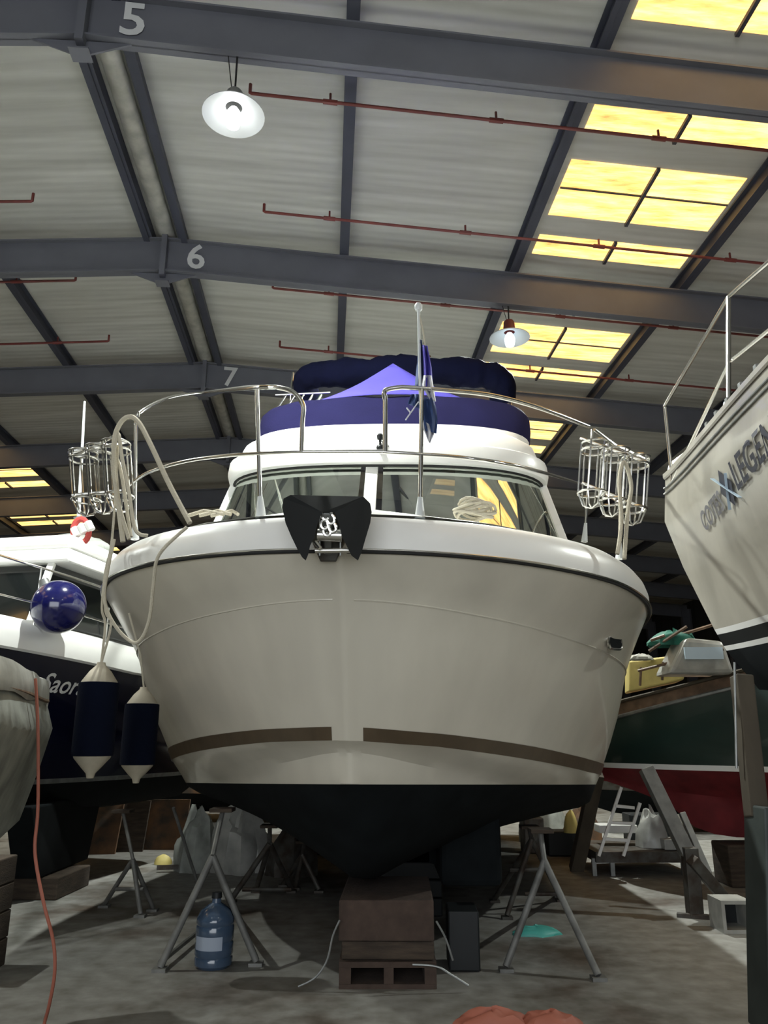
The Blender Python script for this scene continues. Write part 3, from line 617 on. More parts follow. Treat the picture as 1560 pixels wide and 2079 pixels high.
# ================================================================== THINGS HUNG ON THE WHITE BOAT
def rope(pts, r, label, cat='rope', m_='rope', name='mooring_rope', n=6, group=None):
    o = MB().tube(smoothpath([at(*p) for p in pts], n), r, 7).build(name, m_, smooth=True); return tag(o, label, cat, group)
rope([(250, 1100, 4.95), (236, 980, 4.95), (232, 900, 4.95), (243, 862, 4.93), (262, 846, 4.90), (282, 858, 4.87), (305, 900, 4.85), (345, 985, 4.85), (386, 1062, 4.80)], .017, 'thick beige rope looped over the left corner of the bow rail')
rope([(300, 1088, 4.93), (275, 1075, 4.90), (262, 1000, 4.92), (248, 930, 4.93), (240, 880, 4.93), (230, 930, 4.93), (238, 1010, 4.92), (262, 1095, 4.90)], .013, 'beige rope hanging in a narrow bight beside the left rail post')
rope([(228, 905, 5.0), (246, 960, 4.98), (258, 1040, 4.96), (266, 1090, 4.92)], .012, 'thin beige rope running down the left rail post')
rope([(232, 1095, 4.86), (218, 1160, 4.84), (212, 1210, 4.88), (222, 1250, 4.93), (250, 1290, 4.96), (280, 1304, 4.93), (302, 1262, 4.86), (311, 1190, 4.78), (318, 1138, 4.70), (338, 1108, 4.66), (380, 1070, 4.66)], .011, 'beige rope drooping in a loop below the left rub rail')
rope([(1268, 1135, 5.40), (1275, 1040, 5.44), (1282, 985, 5.46), (1268, 938, 5.46), (1258, 975, 5.44), (1262, 1060, 5.42), (1254, 1125, 5.38)], .015, 'beige rope doubled over the right end of the bow rail')
def fender(px, pyt, pyb, D, R, label):
    top = at(px, pyt, D); bot = at(px+0, pyb, D); bot = Vector((top.x, top.y, bot.z)); h = top.z-bot.z
    t = thing('fender', bot, label, 'fender', 'fenders with navy covers hanging on the left')
    prof = [(.0, .0), (.022, .0), (.03, .03), (R*.55, .10*h), (R*.9, .17*h), (R*.98, .22*h)]
    prof2 = [(R*.98, .78*h), (R*.9, .83*h), (R*.55, .92*h), (.03, .975*h), (.026, h), (0, h)]
    MB().lathe(bot, prof, 22).build('lower_end', 'fender', t, smooth=True); MB().lathe(bot, prof2, 22).build('upper_end', 'fender', t, smooth=True)
    c = MB().lathe(bot, [(R*.94, .185*h), (R*1.02, .19*h), (R*1.03, .24*h), (R*1.03, .76*h), (R*1.02, .815*h), (R*.94, .82*h)], 28); c.build('fender_cover', 'cover', t, smooth=True)
    return top
f1 = fender(206, 1345, 1580, 5.25, .125, 'larger navy covered fender with cream ends, hanging at far left')
f2 = fender(292, 1395, 1590, 6.2, .125, 'navy covered fender half hidden beside the hull, behind the other one')
tag(MB().tube(smoothpath([f1, f1+Vector((.0, 0, .25)), at(207, 1235, 5.2), at(214, 1160, 5.1), at(228, 1090, 5.0), at(240, 905, 4.97)], 5), .009, 6).tube(smoothpath([f1, f1+Vector((.04, 0, .25)), at(214, 1240, 5.22), at(214, 1160, 5.12)], 4), .009, 6).build('fender_line', 'rope', smooth=True), 'pale line holding the larger fender, run up to the left rail', 'rope')
tag(MB().tube([f2, at(285, 1330, 6.15), at(262, 1245, 6.05)], .008, 6).build('fender_line', 'rope', smooth=True), 'short line holding the half hidden fender against the hull', 'rope')
m = MB(); c = at(965, 1050, 5.6)
for i in range(7):
    m.tube([c+Vector((.13*math.cos(a)*(1+.2*math.sin(i*2)), .1*math.sin(a), .035*i*.5+.02*math.sin(a*2+i))) for a in [2*PI*j/14 for j in range(14)]], .012, 6, closed=True)
tag(m.build('rope_coil', 'rope', smooth=True), 'small coil of pale rope on the foredeck right of the flagstaff', 'rope')
m = MB(); c = at(425, 1047, 5.3)
for i in range(3): m.tube([c+Vector((-.15+.08*i, 0, 0)), c+Vector((-.05+.1*i, .05, .05)), c+Vector((.1+.05*i, 0, .01))], .014, 6)
tag(m.build('deck_line', 'rope', smooth=True), 'loose beige line lying on the foredeck at left', 'rope')

# ================================================================== STANDS AND BLOCKS UNDER THE WHITE BOAT
def stand(label, pad, feet, joint, bars=(), r=.022, m_='stand', thick=None):
    g = flo(*feet[0]); t = thing('boat_stand', (pad.x, pad.y, 0), label, 'boat stand', 'steel boat stands')
    J = joint
    MB().tube([J, pad], r*.8, 8).build('screw_post', m_, t, smooth=True)
    MB().box(pad+Vector((0, 0, .015)), (.18, .18, .03)).build('pad', 'wood', t, bevel=.005)
    for f in feet:
        g = flo(*f); leg = MB().tube([J, g+Vector((0, 0, .03))], r, 10).build('leg', m_, t, smooth=True)
        MB().box(g+Vector((0, 0, .012)), (.10, .10, .024)).build('foot', m_, leg)
    for a, b in bars: MB().tube([a, b], r*.75, 8).build('crossbar', m_, t, smooth=True)
    return t
jl = at(432, 1738, 6.45)
stand('dark A-frame stand left of the bow beside the water bottle', at(452, 1648, 6.75), [(325, 1972), (520, 1960), (470, 1850)], jl, [(flo(325, 1972)+Vector((0, 0, .06)), flo(470, 1850)+Vector((0, 0, .06)))], .026, 'standlight')
jb = at(548, 1712, 8.7)
stand('dark stand behind the bottle on the left, with a low crossbar', at(548, 1680, 8.8), [(470, 1832), (592, 1812), (520, 1812)], jb, [(at(492, 1806, 9.0), at(592, 1806, 9.0))], .028)
stand('dark stand nearest the keel on the left side', at(618, 1712, 9.6), [(648, 1812), (600, 1806), (575, 1800)], at(614, 1735, 9.5), [], .026)
jr = at(1106, 1748, 6.6)
stand('pale A-frame stand right of the bow, nearest the camera', at(1098, 1690, 6.75), [(1216, 1990), (1028, 1972), (1135, 1822)], jr, [], .026, 'standlight')
stand('dark stand behind the near right stand, with a low crossbar', at(1075, 1682, 8.4), [(1030, 1866), (1005, 1832), (1140, 1830)], at(1080, 1705, 8.3), [(at(1035, 1766, 8.3), at(1104, 1766, 8.3)), (at(1066, 1815, 8.5), at(1138, 1815, 8.5))], .026)
stand('thin stand under the navy boat at left', at(250, 1650, 8.3), [(212, 1842), (310, 1850), (285, 1862)], at(270, 1745, 8.2), [(at(236, 1805, 8.3), at(292, 1805, 8.2))], .022, 'standlight')
tag(MB().tube([at(352, 1640, 9.2), flo(402, 1800)+Vector((0, 0, .02))], .018, 8).build('prop_pole', 'standlight', smooth=True), 'single slim grey prop leaning under the navy boat', 'pole')
def block(x0, x1, z0, z1, D, dp, m_, name, label, cat, bev=.012, grp='blocks stacked under the keel'):
    o = MB().box(((x0+x1)/2, D+dp/2, (z0+z1)/2), (x1-x0-.004, dp, z1-z0-.004), Matrix.Rotation(-.02, 3, 'Z')).build(name, m_, bevel=bev); return tag(o, label, cat, grp)
XL, XR = at(690, 1870, 5.95).x, at(885, 1870, 5.95).x
block(XL, XR, .285, .545, 5.95, 1.0, 'brick', 'keel_block', 'brownish concrete block at the top of the keel stack', 'block')
block(XL+.02, XR, .165, .283, 5.98, .95, 'wood', 'timber_sleeper', 'dark timber layer in the middle of the keel stack', 'timber')
m = MB(); zz = .163; w_ = XR-XL
for a, b, c, d in ((0, w_, .128, zz), (0, w_, 0, .03), (0, .08, .03, .128), (w_*.46, w_*.56, .03, .128), (w_-.08, w_, .03, .128)): m.box((XL+(a+b)/2, 6.4, (c+d)/2), (b-a, .9, d-c-.001))
tag(m.build('hollow_block', 'brick'), 'grey hollow block on the floor at the bottom of the keel stack', 'block', 'blocks stacked under the keel')
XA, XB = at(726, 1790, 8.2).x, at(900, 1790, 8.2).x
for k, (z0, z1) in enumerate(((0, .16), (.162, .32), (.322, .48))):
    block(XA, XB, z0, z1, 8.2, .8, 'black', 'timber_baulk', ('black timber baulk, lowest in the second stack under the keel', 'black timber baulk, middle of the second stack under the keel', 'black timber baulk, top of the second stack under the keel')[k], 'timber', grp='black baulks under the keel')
block(.47, .70, 0, .40, 6.35, .35, 'black', 'shadow_block', 'small black block standing in for a shadow just right of the keel stack', 'block')  # dark block put where only a floor shadow falls
m1 = [([(690, 1868, 5.9), (676, 1900, 5.9), (664, 1950, 5.9), (640, 1985, 5.9), (606, 2003, 5.9)], 'thin grey strap trailing left from the keel stack'), ([(886, 1870, 5.9), (905, 1905, 5.9), (920, 1950, 5.9)], 'thin grey strap hanging at the right edge of the keel stack'), ([(838, 1958, 5.9), (886, 1962, 5.88), (915, 1978, 5.88), (952, 2001, 5.88)], 'pale rod lying against the lower right of the keel stack')]
for p, lab in m1: rope(p, .007, lab, 'strap', 'dullsteel', 'strap')
# water bottle
wb = flo(433, 1962); t = thing('water_bottle', wb, 'large blue tinted water bottle standing between the legs of the left stand', 'bottle')
MB().lathe(wb, [(0, 0), (.12, 0), (.138, .02), (.14, .06), (.134, .075), (.14, .09), (.14, .16), (.134, .175), (.14, .19), (.14, .27), (.134, .285), (.14, .30), (.138, .33), (.11, .38), (.06, .415), (.035, .43), (.032, .47), (0, .47)], 32).build('bottle_body', 'blueplastic', t, smooth=True)
MB().lathe(wb, [(0, .50), (.036, .50), (.038, .462), (.034, .46)], 20).build('cap', 'black', t, smooth=True)
MB().grid([[wb+Vector((.1425*math.sin(a), -.1425*math.cos(a), z)) for a in [-1.0+.1*i for i in range(17)]] for z in (.13, .22)]).build('label', 'paper', t, smooth=True)
# floor bits
def lump(c, sx, sy, sz, m_, name, label, cat, seed=0, amp=.35, sc=2.5, grp=None):
    m = MB(); rows = []
    for i in range(9):
        ph = PI/2*i/8; rows.append([c+Vector((sx*math.cos(ph)*math.cos(a)*(1+amp*noise.noise(Vector((math.cos(a)*sc, math.sin(a)*sc, ph+seed)))), sy*math.cos(ph)*math.sin(a)*(1+amp*noise.noise(Vector((math.cos(a)*sc+5, math.sin(a)*sc, ph+seed)))), sz*math.sin(ph)*(1+amp*noise.noise(Vector((a, ph*2, seed)))))) for a in [2*PI*j/22 for j in range(22)]])
    m.grid(rows, closed=True); return tag(m.build(name, m_, smooth=True), label, cat, grp)
lump(flo(1088, 1896), .22, .12, .06, 'teal', 'plastic_bag', 'teal plastic bag on the floor between the right hand stands', 'bag', 3)
lump(flo(1000, 2085)+Vector((0, 0, 0)), .20, .12, .09, 'orange', 'orange_bag', 'orange bag at the bottom edge of the photo, left one', 'bag', 5, grp='orange bags at the bottom edge')
lump(flo(1120, 2087), .18, .12, .09, 'orange', 'orange_bag', 'orange bag at the bottom edge of the photo, right one', 'bag', 8, grp='orange bags at the bottom edge')

# ================================================================== NAVY BOAT AT LEFT
G = Hull((-5.25, 6.2), (.20, 1), 6.4, b0=.05, nose=.03, N=26)
gs = (0, 1.62, 4.2, 2, .62, [(0, 2.75), (1.5, 2.52), (3.5, 2.40), (9.5, 2.3)])
gk = (.15, 1.50, 4.4, 2, .72, [(0, 2.1), (1.5, 1.95), (9.5, 1.85)])
gw = (.45, 1.30, 4.8, 2, .9, [(0, 1.22), (9.5, 1.16)]); gw2 = (.46, 1.29, 4.8, 2, .9, [(0, 1.17), (9.5, 1.11)])
gc = (.7, .95, 4.8, 2, 1, [(0, .95), (2, .85), (9.5, .8)]); gb = (.95, .02, 1, 1, 1, [(0, .9), (2, .72), (9.5, .65)])
nb = thing('navy_boat', G.W(5, 0, 0), 'navy hulled boat with white decks behind the fenders at left', 'boat')
G.side(seq(gs, gk, 4, .02)+seq(gk, gw, 4, .02, False), 'topsides', 'navyhull', nb)
G.side(seq(gw, gw2, 1), 'boot_stripe', 'purple' if False else 'dullsteel', nb)
G.side(seq(gw2, gc, 3, .03)+seq(gc, gb, 3, .02, False), 'underwater_hull', 'antifoul', nb)
def garound(off, dz): return [G.pt(gs, tau, -1, off, dz) for tau in reversed(T36)]+[G.pt(gs, tau, 1, off, dz) for tau in T36]
MB().grid([garound(o, z) for o, z in ((.0, -.06), (.03, -.04), (.03, .08), (-.02, .20), (-.09, .27), (-.2, .29))]).build('white_gunwale', 'white', nb, smooth=True)
MB().grid([[G.W(l, b*k, interp(l, gs[5])+.16+.12*(1-k*k)) for k in (-1, -.5, 0, .5, 1)] for l, b in [(.02+6.3*(i/16)**1.4, max(.02, plan(.02+6.3*(i/16)**1.4, 0, 1.58, 4.2, 2, .62))) for i in range(17)]]).build('deck', 'white', nb, smooth=True)
def gbox(l0, l1, w0, w1, z0, z1, rake=0., name='', m_='white', bev=.04):
    v = [G.W(l0, -w0, z0), G.W(l0, w0, z0), G.W(l1, w0, z0), G.W(l1, -w0, z0), G.W(l0+rake, -w1, z1), G.W(l0+rake, w1, z1), G.W(l1, w1, z1), G.W(l1, -w1, z1)]
    return MB().add(v, [(0, 3, 2, 1), (4, 5, 6, 7), (0, 1, 5, 4), (1, 2, 6, 5), (2, 3, 7, 6), (3, 0, 4, 7)]).build(name, m_, nb, bevel=bev)
gbox(1.3, 5, 1.0, .82, 2.5, 2.82, .2, 'coachroof')
gbox(2.2, 5.6, 1.22, 1.15, 2.78, 3.46, .35, 'wheelhouse_window_band', 'darkglass', .02)
gbox(2.45, 5.8, 1.40, 1.36, 3.46, 3.62, .02, 'roof_lower_moulding', 'white', .03); gbox(2.5, 5.8, 1.37, 1.32, 3.625, 3.80, .04, 'roof', 'white', .05)
for b in (-1.17, -.4, .4, 1.17): MB().bar(G.W(2.2, b*1.02, 2.78), G.W(2.53, b*.97, 3.46), .07, .05).build('window_pillar', 'white', nb)
m = MB(); m.tube([G.pt(gs, t, 1, -.05, .82) for t in [i/20 for i in range(20)]], .012, 8).build('guard_rail', 'steel', nb, smooth=True)
MB().tube([G.pt(gs, t, 1, -.05, .45) for t in [i/20 for i in range(20)]], .009, 8).build('guard_wire', 'steel', nb, smooth=True)
for tau in (.22, .40, .55, .68, .8): MB().tube([G.pt(gs, tau, 1, -.06, .1), G.pt(gs, tau, 1, -.05, .82)], .012, 8).build('stanchion', 'steel', nb, smooth=True)
for sg in (-1, 1):
    c = G.W(3.4, sg*.75, 0); MB().poly([c+Vector((0, -.5, .22)), c+Vector((0, .9, .22)), c+Vector((0, 1.2, .95)), c+Vector((0, -.9, .95))], .28, (1, 0, 0)).build('bilge_keel', 'antifoul', nb, bevel=.02)
    block(c.x-.1, c.x+.45, 0, .22, c.y-.4, .9, 'wood', 'timber_baulk', 'timber block under the %s bilge keel of the navy boat' % ('left' if sg < 0 else 'right'), 'timber', grp='blocks under the navy boat')
vs, fs = text_mesh('Saorsa', .25, shear=.35, bold=.003); x0 = min(p.x for p in vs); wtx = max(p.x for p in vs)-x0
def gname(p): l = 2.22+.70*(p.x-x0)/wtx; return G.mix(gs, gk, .74-p.y/.5, (l/6.4)**(1/1.9), 1, .02)
MB().add([gname(p) for p in vs], fs).build('boat_name', 'text', nb)['label'] = 'white script lettering'
bb = at(119, 1232, 7.9); t = thing('ball_fender', bb-Vector((0, 0, .27)), 'shiny round blue buoy hung on the rail of the navy boat', 'buoy')
MB().lathe(bb, [(.268*math.sin(PI*i/18), -.268*math.cos(PI*i/18)) for i in range(19)], 32).build('ball', 'blueball', t, smooth=True)
MB().lathe(bb+Vector((-.14, -.03, .20)), [(0, .0), (.06, .01), (.045, .08), (.0, .09)], 14, axis=(-.4, -.1, .9)).build('eye', 'dullsteel', t, smooth=True)
rp_ = thing('radio_aerial', at(160, 1090, 8.6), 'tall thin white aerial standing on the roof of the navy boat', 'aerial')
MB().tube([at(158, 1104, 8.9), at(160, 1040, 8.9), at(172, 815, 8.9)], [.026, .022, .014], 8).build('whip', 'lampmetal', rp_, smooth=True)
MB().tube([at(150, 1052, 8.88), at(182, 1046, 8.88)], .014, 6).build('bracket', 'dullsteel', rp_, smooth=True)
rb_ = thing('life_ring', at(175, 1090, 8.8), 'red and white bundle on the roof of the navy boat', 'life ring')
MB().tube([at(165+16*math.cos(a), 1078+24*math.sin(a), 8.7) for a in [2*PI*i/16 for i in range(16)]], .035, 8, closed=True).build('ring', 'red', rb_, smooth=True)
for k in range(3): MB().tube([at(150+14*k, 1072-6*k, 8.66), at(158+14*k, 1088-6*k, 8.66)], .045, 8).build('white_band', 'white', rb_)
lump(Vector((at(135, 1105, 9.1).x, 9.3, 3.80)), .42, .3, .20, 'tarp', 'covered_raft', 'pale covered bundle on the roof of the navy boat', 'bundle', 2, .25)

# ================================================================== COVERED BOAT AT LEFT EDGE
K = Hull((-2.36, 5.75), (-.2, -1), 4.2, b0=.03, nose=.02, N=20)
k0 = (.12, 1.02, 3, 2, 1.2, [(0, 1.88), (4.2, 1.90)]); k1 = (0, 1.04, 3, 2, 1.2, [(0, 1.68), (4.2, 1.66)]); k2 = (.10, .95, 3, 2, 1.2, [(0, 1.42), (4.2, 1.38)]); k3 = (.25, .78, 3, 2, 1.25, [(0, 1.10), (4.2, 1.08)]); k4 = (.45, .02, 1, 1, 1, [(0, 1.0), (4.2, .95)])
kb = thing('covered_boat', K.W(1.5, 0, 0), 'small weathered boat under a grey sheet at the left edge', 'boat')
K.side(seq(k0, k1, 3, .0)+seq(k1, k2, 3, .0, False)+seq(k2, k3, 2, .0, False)+seq(k3, k4, 3, .02, False), 'hull', 'tarp', kb)
def karound(off, dz): return [K.pt(k0, t/24, -1, off, dz) for t in range(24, -1, -1)]+[K.pt(k0, t/24, 1, off, dz) for t in range(25)]
rows = []
for o, z, f in ((.035, -.05, 0), (.04, 0, 0), (.03, .07, 0), (.005, .12, 0), (0, .15, .12), (0, .17, .5), (0, .18, .95)):
    r = []
    for i, p in enumerate(karound(0, 0)):
        c = K.W(2.4, 0, p.z); d = p-c; d.z = 0; d.normalize(); q = p.lerp(c, f)+d*o; q.z += z+.012*math.sin(i*1.3)*(1 if z < 0 else .5); r.append(q)
    rows.append(r)
MB().grid(rows).build('sheet_cover', 'plastic', kb, smooth=True)
MB().tube([p+Vector((0, 0, -.02)) for p in [K.pt(k0, t/24, -1, .02) for t in range(24, -1, -1)]+[K.pt(k0, t/24, 1, .02) for t in range(25)]], .014, 6).build('rubbing_strake', 'teak', kb, smooth=True)
tag(MB().tube(smoothpath([at(72, 1378, 4.75), at(77, 1480, 4.72), at(77, 1640, 4.72), at(71, 1730, 4.7), at(88, 1830, 4.7), at(108, 1910, 4.75), at(111, 1975, 4.8), at(100, 2040, 4.9), at(90, 2079, 5.0), flo(84, 2130)+Vector((0, 0, .012)), flo(40, 2150)+Vector((0, 0, .012))], 6), .0095, 8).build('extension_cable', 'orange', smooth=True), 'orange cable hanging down from the covered boat at left', 'cable')
c = at(-42, 1800, 6.1)
for k in range(4):
    tag(MB().box((c.x-.22, 6.3, .095+.19*k), (.55, .5, .186)).build('timber_baulk', 'wood', bevel=.01), ('lowest', 'second from bottom', 'third from bottom', 'topmost')[k]+' of the timbers stacked under the covered boat', 'timber', 'timbers under the covered boat')

# ================================================================== SAILING YACHT AT RIGHT
Y = Hull((2.0, 5.25), (.40, -1), 7.5, b0=.03, nose=.015, N=30)
ys = (0, 1.65, 5.5, 2, 1.15, [(0, 3.37), (7.5, 3.40)]); ya = (-.05, 1.66, 5.5, 2, 1.16, [(-.1, 3.06), (7.5, 3.06)]); ym = (.08, 1.62, 5.5, 2, 1.2, [(0, 2.71), (7.5, 2.69)])
yw = (.29, 1.52, 5.5, 2, 1.3, [(0, 2.27), (7.5, 2.25)])
yw1 = (.31, 1.50, 5.5, 2, 1.31, [(0, 2.235), (7.5, 2.215)]); yw2 = (.35, 1.47, 5.5, 2, 1.33, [(0, 2.16), (7.5, 2.14)]); yw3 = (.37, 1.45, 5.5, 2, 1.35, [(0, 2.13), (7.5, 2.11)])
yb = (.58, .9, 5.5, 2, 1.4, [(0, 1.95), (2, 1.72), (7.5, 1.6)]); yk = (.75, .02, 1, 1, 1, [(0, 1.92), (1.2, 1.86), (2, 1.62), (4, 1.45), (7.5, 1.5)])
def on_rows(Hh, rows, tau, sg, z, off):
    P_ = [Hh.pt(r_, tau, sg, off) for r_ in rows]
    for a_, b_ in zip(P_, P_[1:]):
        if a_.z >= z >= b_.z: return a_.lerp(b_, (a_.z-z)/max(1e-6, a_.z-b_.z))
    return P_[0] if z > P_[0].z else P_[-1]
yt = thing('sailing_yacht', Y.W(3, 0, 0), 'weathered white sailing yacht bow with dark name lettering, upper right', 'boat')
Y.side(seq(ys, ya, 3, .0)+seq(ya, ym, 3, .0, False)+seq(ym, yw, 4, .0, False), 'topsides', 'dirty', yt)
Y.side(seq(yw, yw1, 1), 'white_boot_line', 'white', yt); Y.side(seq(yw1, yw2, 1), 'black_boot_stripe', 'black', yt); Y.side(seq(yw2, yw3, 1), 'lower_white_line', 'white', yt)
Y.side(seq(yw3, yb, 3, .03)+seq(yb, yk, 3, .03, False), 'underwater_hull', 'antifoul', yt)
def yaround(off, dz): return [Y.pt(ys, tau, -1, off, dz) for tau in reversed(T36)]+[Y.pt(ys, tau, 1, off, dz) for tau in T36]
MB().grid([yaround(o, z) for o, z in ((.01, -.02), (.02, -.01), (.02, .02), (.0, .03), (-.03, .03))]).build('toe_rail', 'dirty', yt, smooth=True)
for dz in (-.09, -.13): MB().tube([on_rows(Y, (ys, ya, ym, yw), tau, 1, 3.38+dz, .008) for tau in T36], .007, 6).build('rub_strake', 'dullsteel', yt, smooth=True)
MB().grid([[Y.W(l, b*k, 3.42+.05*(1-k*k)) for k in (-1, 0, 1)] for l, b in [(.02+7.4*i/16, max(.02, plan(.02+7.4*i/16, 0, 1.6, 5.5, 2, 1.15))) for i in range(17)]]).build('deck', 'white', yt, smooth=True)
yr = .0125
A_ = at(1350, 825, 5.2); B_ = at(1480, 602, 4.2); C_ = at(1575, 520, 3.7); Fb = at(1366, 978, 5.12); Bb = at(1480, 835, 4.15)
MB().tube([C_, B_, A_, Fb], yr, 8).build('pulpit_rail', 'steel', yt, smooth=True)
MB().tube([at(1575, 660, 3.7), at(1482, 735, 4.2), Fb], yr*.9, 8).build('pulpit_middle_rail', 'steel', yt, smooth=True)
MB().tube([B_, Bb], yr*1.15, 8).build('pulpit_post', 'steel', yt, smooth=True)
MB().tube([Bb+Vector((0, 0, -.03)), Bb+Vector((0, 0, .06))], [.04, .02], 10).build('post_socket', 'dullsteel', yt, smooth=True)
m = MB()
for i in range(14):
    p = Y.pt(ys, .30+.03*i, 1, -.02, .05); m.box(p, (.03, .03, .03))
m.build('toe_rail_chocks', 'dullsteel', yt)
YR = (ys, ya, ym, yw)
def ytext(body, l0, l1, z0, z1, m_, cap, nm_):
    vs, fs = text_mesh(body, cap/.7, shear=.3, bold=.004); x0 = min(p.x for p in vs); wt = max(p.x for p in vs)-x0; q = []
    for p in vs:
        x = (p.x-x0)/wt; l = l0+(l1-l0)*x; q.append(on_rows(Y, YR, (l/7.5)**(1/1.9), 1, z0+(z1-z0)*x+p.y, .012))
    MB().add(q, fs).build(nm_, m_, yt)
ytext('COTES', .50, .86, 2.83, 2.87, 'textsilver', .11, 'first_name_word')
ytext('LEGEND', 1.06, 1.72, 2.90, 2.97, 'textdark', .15, 'second_name_word')
def yq(l, z, off=.013): return on_rows(Y, YR, (l/7.5)**(1/1.9), 1, z, off)
lg = MB().add([yq(.88, 2.95), yq(.96, 2.84), yq(1.04, 2.96), yq(.96, 3.07)], [(0, 1, 2, 3)]).build('emblem', 'textdark', yt)
MB().bar(yq(.87, 3.05, .017), yq(1.05, 2.86, .017), .022, .004).bar(yq(.89, 2.84, .017), yq(1.03, 3.02, .017), .016, .004).build('emblem_bars', 'paleblue', lg)
# the prop beside it
pt_ = thing('cradle_post', flo(1575, 2110), 'dark green grey steel post rising at the right edge of the photo', 'post')
MB().bar(at(1592, 2100, 4.3)*1, at(1578, 1640, 4.3), .24, .24, up=(0, 1, 0)).build('post', 'post', pt_, bevel=.01)
MB().bar(Vector((at(1592, 2100, 4.3).x, 4.3, 0)), at(1592, 2100, 4.3), .24, .24, up=(0, 1, 0)).build('post_foot', 'post', pt_)
MB().bar(at(1537, 1660, 4.35), at(1506, 1372, 4.45), .095, .10, up=(0, 1, 0)).build('timber_prop', 'postwood', pt_, bevel=.008)
tag(MB().tube(smoothpath([at(1492, 1345, 4.4), at(1494, 1450, 4.38), at(1496, 1560, 4.38)], 4), .007, 8).build('hanging_strap', 'dullsteel', smooth=True), 'pale strap hanging in front of the timber prop at right', 'strap')

# ================================================================== GREEN AND RED BOAT
Q = Hull((2.72, 10.6), (1, -.35), 7.5, b0=.04, nose=.05, N=26)
qs = (0, 1.35, 3.6, 2, .62, [(0, 1.98), (1, 2.18), (2, 2.40), (4, 2.75), (7.5, 2.95)]); qb = (0, 1.38, 3.6, 2, .62, [(0, 1.80), (1, 2.02), (2, 2.24), (4, 2.58), (7.5, 2.78)])
qw = (.02, 1.20, 3.8, 2, .8, [(0, 1.33), (7.5, 1.30)]); qw2 = (.04, 1.19, 3.8, 2, .8, [(0, 1.27), (7.5, 1.24)])
qk1 = (.1, .40, 4, 2, 1, [(0, 1.16), (.9, 1.0), (2, .9), (7.5, .8)]); qk = (.12, .05, 1, 1, 1, [(0, 1.14), (.5, .98), (.85, .84), (1.0, .70), (1.1, .60), (1.4, .50), (7.5, .48)])
gb_ = thing('green_boat', Q.W(3, 0, 0), 'old wooden boat with green topsides and red bottom at right', 'boat')
Q.side(seq(qs, qb, 2), 'wooden_bulwark', 'teak', gb_); Q.side(seq(qb, qw, 6, .05), 'topsides', 'greenhull', gb_); Q.side(seq(qw, qw2, 1), 'white_waterline', 'white', gb_); Q.side(seq(qw2, qk1, 3, .02)+seq(qk1, qk, 3, 0, False), 'underwater_hull', 'redhull', gb_)
for rw, dz, m_ in ((qs, .0, 'postwood'), (qb, 0, 'dullsteel')): MB().tube([Q.pt(rw, t, 1, .015, dz) for t in T36], .022, 6).build('rail_capping', m_, gb_, smooth=True)
MB().grid([[Q.W(l, b*k, interp(l, qs[5])-.1) for k in (-1, 0, 1)] for l, b in [(.02+7.3*i/14, max(.02, plan(.02+7.3*i/14, 0, 1.3, 3.6, 2, .62))) for i in range(15)]]).build('deck', 'teak', gb_)
p0, p1 = at(1277, 1395, 9.9), at(1388, 1385, 9.3)
MB().add([at(1277, 1405, 9.9), at(1390, 1380, 9.3), at(1390, 1328, 9.3), at(1277, 1342, 9.9), at(1277, 1405, 9.9)+Vector((.1, .5, 0)), at(1390, 1380, 9.3)+Vector((.1, .5, 0)), at(1390, 1328, 9.3)+Vector((.1, .5, 0)), at(1277, 1342, 9.9)+Vector((.1, .5, 0))], [(0, 1, 2, 3), (7, 6, 5, 4), (0, 4, 5, 1), (1, 5, 6, 2), (2, 6, 7, 3), (3, 7, 4, 0)]).build('yellow_deckhouse', 'yellow', gb_, bevel=.02)
for x in (1300, 1345, 1420, 1460): MB().tube([at(x, 1392-(x-1300)*.25, 9.2), at(x+2, 1355-(x-1300)*.25, 9.2)], .014, 6).build('rail_post', 'teak', gb_)
MB().tube([at(1296, 1362, 9.2), at(1470, 1318, 8.8)], .016, 6).build('hand_rail', 'teak', gb_)
wb_ = thing('wrapped_bundle', at(1425, 1330, 8.9), 'white and pale blue wrapped bundle on the deck of the green boat', 'bundle')
cc = at(1428, 1368, 8.8)
MB().add([cc+Vector(p) for p in ((-.38, 0, 0), (.36, 0, 0), (.28, 0, .36), (-.14, 0, .40), (-.38, .5, 0), (.36, .5, 0), (.28, .5, .36), (-.14, .5, .40))], [(0, 1, 2, 3), (7, 6, 5, 4), (0, 4, 5, 1), (1, 5, 6, 2), (2, 6, 7, 3), (3, 7, 4, 0)]).build('wrapping', 'plastic', wb_, bevel=.05)
MB().box(cc+Vector((.02, -.03, .22)), (.42, .03, .13)).build('blue_panel', 'paleblue', wb_)
lump(at(1370, 1312, 9.1), .26, .2, .16, 'green', 'netting', 'heap of green netting on the deck of the green boat', 'net', 4, .6)
lump(at(1300, 1340, 9.6), .14, .12, .07, 'plastic', 'cloth', 'pale crumpled cloth left of the green netting', 'cloth', 6, .5)
for k, (x0, y0, x1, y1, lab) in enumerate(((1318, 1322, 1395, 1272, 'dark pole sloping up beside the green netting'), (1345, 1300, 1470, 1262, 'brown pole lying across the top of the white bundle'), (1322, 1300, 1350, 1290, 'short brown stick left of the green netting'))):
    tag(MB().tube([at(x0, y0, 9.0), at(x1, y1, 8.9)], .018, 6).build('pole', 'teak', smooth=True), lab, 'pole', 'poles on the green boat')
